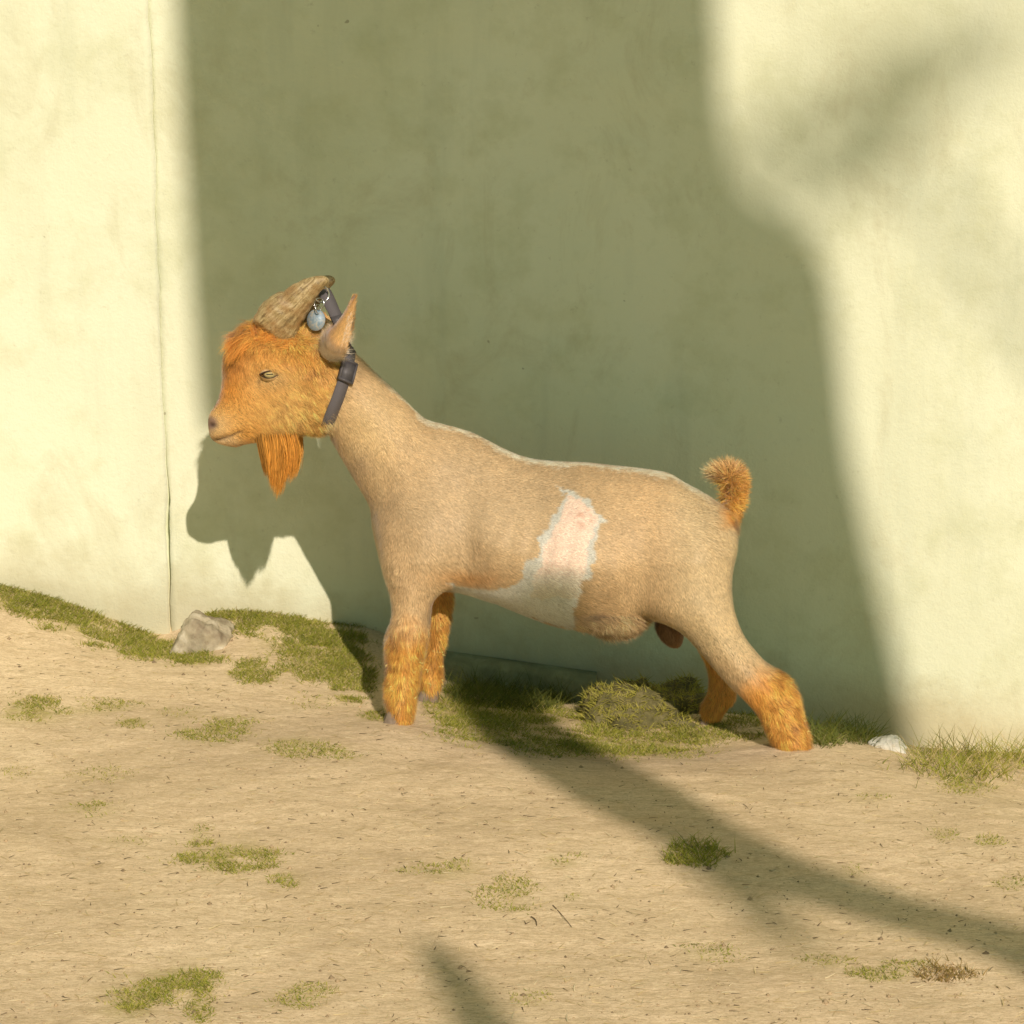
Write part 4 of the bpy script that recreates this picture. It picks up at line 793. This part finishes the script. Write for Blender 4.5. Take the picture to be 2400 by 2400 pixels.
def ring(c, r, wire, nrm, sq=1):
    nrm = nrm/np.linalg.norm(nrm); a_ = np.cross(nrm, [0, 0, 1.]); a_ /= np.linalg.norm(a_); b_ = np.cross(nrm, a_); t = np.linspace(0, 2*math.pi, 29)
    return tube(c+r*(np.cos(t)[:, None]*a_*sq+np.sin(t)[:, None]*b_), np.full(29, wire), 7, False)
top_c = at((754, 690), -.022)[0]
v, f = join([ring(top_c, .0125, .0013, np.array([.5, -.85, .1])), ring(at((748, 712), -.028)[0], .0085, .0009, np.array([-.4, -.8, .2])), ring(at((745, 724), -.030)[0], .007, .0008, np.array([.9, -.4, .2]))])
mesh('ring', v-GO, f, M_steel, col_o, smooth=True)
def tag_mat():
    m = NM('worn_tag'); p = m.pos(); a = m.noise(p, 170, 5, .65); m.col(m.ramp(a, [(.35, (.17, .25, .31)), (.5, (.28, .36, .41)), (.62, (.46, .44, .36))]), .5, .4); m.b.inputs['Metallic'].default_value = .15; return m.m
tc_ = at((741, 750), -.030)[0]; nrm = np.array([-.25, -.92, .25]); nrm /= np.linalg.norm(nrm); a_ = np.cross(nrm, [0, 0, 1.]); a_ /= np.linalg.norm(a_); b_ = np.cross(nrm, a_)
t = np.linspace(0, 2*math.pi, 32, endpoint=False); rim_ = tc_+.0150*(np.cos(t)[:, None]*a_+np.sin(t)[:, None]*b_*1.12)
V = np.concatenate([rim_+nrm*.0007, rim_-nrm*.0007, [tc_+nrm*.0012], [tc_-nrm*.0012]]); k = np.arange(32); k2 = (k+1) % 32
mesh('id_tag', V-GO, [np.stack([k, k2, k2+32, k+32], 1), np.concatenate([np.stack([k2, k, np.full(32, 64)], 1), np.stack([k+32, k2+32, np.full(32, 65)], 1)])], tag_mat(), col_o)

# ------------------------------------------------------------------ stones
def blob(c, s, seed, n=40, flat=None, amp=.22, sq=2.6, rot=0):
    th = np.linspace(0, math.pi, n); ph = np.linspace(0, 2*math.pi, 2*n, endpoint=False); TH, PH = np.meshgrid(th, ph, indexing='ij')
    d = np.stack([np.sin(TH)*np.cos(PH), np.sin(TH)*np.sin(PH), np.cos(TH)], 2).reshape(-1, 3)
    r = (np.abs(d)**sq).sum(1)**(-1/sq); r = r*(1+amp*vnoise(d, 1.3, seed, 2)*.5+amp*.35*vnoise(d, 4, seed+1, 3)+.05*amp*vnoise(d, 16, seed+2, 2))
    v = d*r[:, None]; cr, sr = math.cos(rot), math.sin(rot); v = v*np.asarray(s)/2
    v = np.stack([v[:, 0]*cr+v[:, 2]*sr, v[:, 1], -v[:, 0]*sr+v[:, 2]*cr], 1)+np.asarray(c)
    m = 2*n; i, j = np.meshgrid(np.arange(n-1), np.arange(m), indexing='ij'); q = np.stack([i*m+j, (i+1)*m+j, (i+1)*m+(j+1) % m, i*m+(j+1) % m], 2).reshape(-1, 4)
    return v, q
M_rock = stone_mat('grey_rock', (.25, .20, .13), (.47, .41, .28), (.76, .70, .55), 13)
M_white = stone_mat('white_stone', (.55, .52, .42), (.74, .71, .60), (.82, .80, .72), 30)
M_moss = stone_mat('mossy_rock', (.08, .075, .03), (.16, .14, .055), (.24, .21, .10), 30)
def stone(name, px, Y, size, seed, mat, label, sink=.3, **kw):
    c = at(px, Y)[0]; v, q = blob(c, size, seed, **kw); o = mesh(name, v, q, mat, smooth=True); setloc(o, (c[0], c[1], v[:, 2].min())); return tag(o, label, 'stone'), v, q
stone('rock', (474, 1505), .29, (.086, .085, .088), 11, M_rock, 'pale weathered rock at the foot of the crack in the wall', rot=.45, sq=6, amp=.26)
stone('white_stone', (2078, 1760), -.015, (.058, .045, .046), 23, M_white, 'small white stone on the soil ridge behind the hind leg', amp=.3)
_, mv, mq = stone('mossy_rock', (1490, 1735), .15, (.215, .17, .185), 37, M_moss, 'moss and grass covered rock under the belly of the goat', sq=3.8, amp=.62, rot=.12)

# ------------------------------------------------------------------ grass, straw, twigs
D2 = 2400/1932
GCOL = np.array([[.25, .26, .035], [.32, .31, .05], [.17, .20, .028], [.40, .35, .10]])
def blades(p, nrm, L, width, tint=None, lean=.5, dry=.12):
    n = len(p); a = rng.uniform(0, 6.283, n); d0 = nrm+np.stack([np.cos(a), np.sin(a), 0*a], 1)*lean*rng.uniform(.2, 1.1, (n, 1)); d0 /= np.linalg.norm(d0, axis=1)[:, None]
    d1 = d0+np.stack([np.cos(a), np.sin(a), -.5+0*a], 1)*rng.uniform(.2, 1.0, (n, 1)); d1 /= np.linalg.norm(d1, axis=1)[:, None]
    c = GCOL[rng.choice(4, n, p=[.4, .3, .2, .1])]*rng.uniform(.7, 1.35, (n, 1)); dr = rng.uniform(size=n) < dry; c[dr] = np.array([.50, .40, .19])*rng.uniform(.7, 1.2, (dr.sum(), 1))
    if tint is not None: c = c*.35+np.asarray(tint)*.65*rng.uniform(.7, 1.3, (n, 1))
    fn = np.stack([rng.normal(0, .6, n), -np.ones(n), rng.normal(0, .5, n)+.4], 1)
    return strands(p-nrm*.002, fn, d0, d1, L, width, c, 3, np.clip(c*1.2, 0, 1))
def patch_pts(u, v, ru, rv, n, thr=-.15, seed=0):
    a = rng.uniform(0, 6.283, n); r = np.sqrt(rng.uniform(0, 1, n))**.9; r = r*(1+.35*rng.normal(size=n)**2*.5); uv = np.stack([u+ru*r*np.cos(a), v+rv*r*np.sin(a)], 1)
    p = on_ground(uv); q = p[:, :2]*np.array([.7, 1.2]); k = .9*vnoise(q, 26, 60+seed, 4)+.4*vnoise(q, 9, 40+seed, 2)-1.15*(r-.45)+rng.normal(0, .22, n) > thr; return p[k]
ZUP = np.array([0, 0, 1.])
def grass_set(lst):
    parts = []; cols = []
    for i, (u, v, ru, rv, dens, Lm) in enumerate(lst):
        n = int(dens*ru*rv*1.8*(1.5 if dens >= 1.2 else 1)); p = patch_pts(u*D2, v*D2, ru*D2*1.15, rv*D2*1.1, n, thr=-.42 if dens >= 1.2 else -.25, seed=i % 3)
        if not len(p): continue
        V, F, C = blades(p, ZUP+0*p, Lm*.00085*rng.uniform(.4, 1.25, len(p)), np.full(len(p), .0013)*rng.uniform(.6, 1.3, len(p)), lean=1.1); parts.append((V, F)); cols.append(C)
    v, f = join(parts); return v, f, np.concatenate(cols)
v, f, c = grass_set(G1)
tag(mesh('grass', v, f, M_grass, None, c), 'short patchy grass and moss on the dry soil', 'grass', kind='stuff')
def tuft(px, ru, rv, n, L, label, tint=None, dry=.12, lean=.95, wid=.0014):
    p = patch_pts(px[0]*D2, px[1]*D2, ru*D2, rv*D2, n, thr=-.6); V, F, C = blades(p, ZUP+0*p, L*(.25+.95*rng.uniform(0, 1, len(p))**1.6), np.full(len(p), wid)*rng.uniform(.6, 1.3, len(p)), tint, lean, dry)
    o = mesh('grass_tuft', V, F, M_grass, None, C); setloc(o, p.mean(0)); tag(o, label, 'grass tuft', 'larger grass tufts')
tuft((1850, 1440), 130, 34, 1500, .070, 'yellow green grass tuft against the wall right of the white stone', dry=.25)
tuft((1580, 1390), 70, 20, 1500, .056, 'dark shaded grass tuft by the wall behind the hind leg', tint=(.09, .12, .025), dry=.05)  # dark tint paints extra shade into these blades
tuft((1312, 1612), 62, 24, 1300, .024, 'green grass tuft lying in the long shadow band', dry=.05)
tuft((1775, 1842), 66, 18, 620, .018, 'withered reddish brown grass tuft near the lower right corner', tint=(.26, .14, .06), dry=.3)
tuft((985, 1318), 130, 22, 4200, .060, 'dark grass tuft in shade under the footing ledge', tint=(.05, .075, .016), dry=.03)  # blades tinted darker to paint in the deep shade below the ledge
# moss grass on the rock
ma = np.linalg.norm(np.cross(mv[mq[:, 1]]-mv[mq[:, 0]], mv[mq[:, 3]]-mv[mq[:, 0]]), axis=1); k = rng.choice(len(mq), 17000, p=ma/ma.sum()); r1, r2 = rng.uniform(size=(2, 17000, 1)); nq = vnormals(mv, mq)[mq[k, 0]]
p = (mv[mq[k, 0]]*(1-r1)+mv[mq[k, 1]]*r1)*(1-r2)+(mv[mq[k, 3]]*(1-r1)+mv[mq[k, 2]]*r1)*r2; kk = (p[:, 2] > ground_z(p[:, :2], False)-.004)&(vnoise(p, 26, 91, 3)+.5*nq[:, 2] > -.45); p = p[kk]; nq = nq[kk]
nn = nq*.7+np.array([0, -.15, .35])+.35*np.stack([vnoise(p, 50, s_, 2) for s_ in (92, 93, 94)], 1); nn /= np.linalg.norm(nn, axis=1)[:, None]
V, F, C = blades(p, nn, .021*(.15+1.1*rng.uniform(0, 1, len(p))**1.6), np.full(len(p), .0013), (.42, .38, .07), .9, .2)
mo = mesh('moss', V-np.array(bpy.data.objects['mossy_rock'].location), F, M_grass, bpy.data.objects['mossy_rock'], C); mo['kind'] = 'stuff'

def litter(n, Lr, wr, cols, lo=(-60, 1480), hi=(2460, 2440)):
    uv = np.stack([rng.uniform(lo[0], hi[0], n), rng.uniform(lo[1], hi[1], n)], 1); p = on_ground(uv); k = p[:, 1] < .30; p = p[k]; n = len(p); p[:, 2] += .0012
    a = rng.normal(0, .55, n)+np.where(rng.uniform(size=n) < .3, 1.2, 0); d0 = np.stack([np.cos(a), np.sin(a), rng.normal(.03, .06, n)], 1); b_ = a+rng.normal(0, .5, n); d1 = np.stack([np.cos(b_), np.sin(b_), rng.normal(-.02, .05, n)], 1)
    c = np.asarray(cols)[rng.integers(0, len(cols), n)]*rng.uniform(.75, 1.2, (n, 1))
    return strands(p, np.tile([0, -.35, 1.], (n, 1)), d0, d1, rng.uniform(*Lr, n), rng.uniform(*wr, n), c, 3)
a1 = litter(2600, (.006, .026), (.0008, .0017), [(.66, .54, .30), (.55, .43, .22), (.70, .60, .38)]); a2 = litter(800, (.004, .016), (.0008, .0016), [(.10, .07, .04), (.16, .11, .06)])
v, f = join([(a1[0], a1[1]), (a2[0], a2[1])]); tag(mesh('straw_litter', v, f, M_straw, None, np.concatenate([a1[2], a2[2]])), 'bits of straw and dead stalks scattered on the soil', 'straw', kind='stuff')
# grit
n = 5200; uv = np.stack([rng.uniform(-60, 2460, n), rng.uniform(1480, 2440, n)], 1); p = on_ground(uv); p = p[p[:, 1] < .33]; n = len(p)
oct_ = np.array([[1, 0, 0], [-1, 0, 0], [0, 1, 0], [0, -1, 0], [0, 0, 1], [0, 0, -1.]]); of = np.array([[0, 2, 4], [2, 1, 4], [1, 3, 4], [3, 0, 4], [2, 0, 5], [1, 2, 5], [3, 1, 5], [0, 3, 5]])
sz = .0007+.0016*rng.uniform(0, 1, n)**4+.0035*rng.uniform(0, 1, n)**30; V = (p[:, None]+oct_[None]*sz[:, None, None]*rng.uniform(.6, 1.3, (n, 6, 1))).reshape(-1, 3)
C = np.repeat(np.array([.42, .31, .18])*rng.uniform(.5, 1.45, (n, 1)), 6, 0)
tag(mesh('grit', V, (np.arange(n)[:, None, None]*6+of[None]).reshape(-1, 3), M_straw, None, C), 'fine grit on the soil', 'grit', kind='stuff')
M_twig = plain('twig_bark', (.15, .105, .06), .8, .2)
for pts, r, lab in (([(408*1, 0)], 0, None),):
    pass
for pts, r, lab in (([(1256, 2185), (1282, 2130)], .0011, None), ([(1296, 2125), (1316, 2146), (1340, 2176)], .0007, 'thin straight dark twig right of the centre foreground'), ([(1245, 2152), (1256, 2158), (1258, 2172)], .0010, 'short bent dark twig left of the thin straight one'), ([(392, 2060), (412, 2085), (440, 2096)], .0009, None), ([(1690, 2282), (1740, 2276), (1765, 2300)], .0009, None)):
    if not lab: continue
    p = on_ground(np.array(pts, float)); p[:, 2] += .002; p = chaikin(p, 2, False); v, f = tube(p, np.linspace(r, r*.5, len(p)), 6); o = mesh('twig', v, f, M_twig, smooth=True); setloc(o, p[0]); tag(o, lab, 'twig')
# hay flecks caught in the leg hair
fp = [(913, 1602), (917, 1610), (921, 1620), (909, 1560), (985, 1545), (980, 1552), (966, 1575), (988, 1530), (970, 1690), (1034, 1560), (1036, 1530), (1028, 1518), (1002, 1570), (1045, 1600), (1880, 1690), (1893, 1712), (1856, 1600), (1666, 1634), (977, 1640), (1010, 1608)]
n = len(fp)*3; uu = np.array(fp*3, float)+rng.normal(0, 3, (n, 2)); qv = bV-CAM; zv = qv@FW; tpx = np.stack([1200+FPX*(qv@RT)/zv, 1200-FPX*(qv@UP)/zv], 1); pp = []
for uv_ in uu:
    dd = np.hypot(*(tpx-uv_).T); kk = np.flatnonzero(dd < dd.min()+5); m_ = kk[np.argmin(zv[kk])]; pp.append(bV[m_]+bN[m_]*.007)
pp = np.array(pp); a = rng.uniform(0, 6.28, n); d = np.stack([np.cos(a), 0*a, np.sin(a)], 1)
V, F, C = strands(pp, np.tile([0, -1., .3], (n, 1)), d, d, rng.uniform(.003, .007, n), np.full(n, .0013), np.tile([.62, .55, .18], (n, 1)), 2)
tag(mesh('hay_flecks', V, F, M_straw, None, C), 'yellow hay flecks caught in the ginger leg hair', 'hay', kind='stuff')
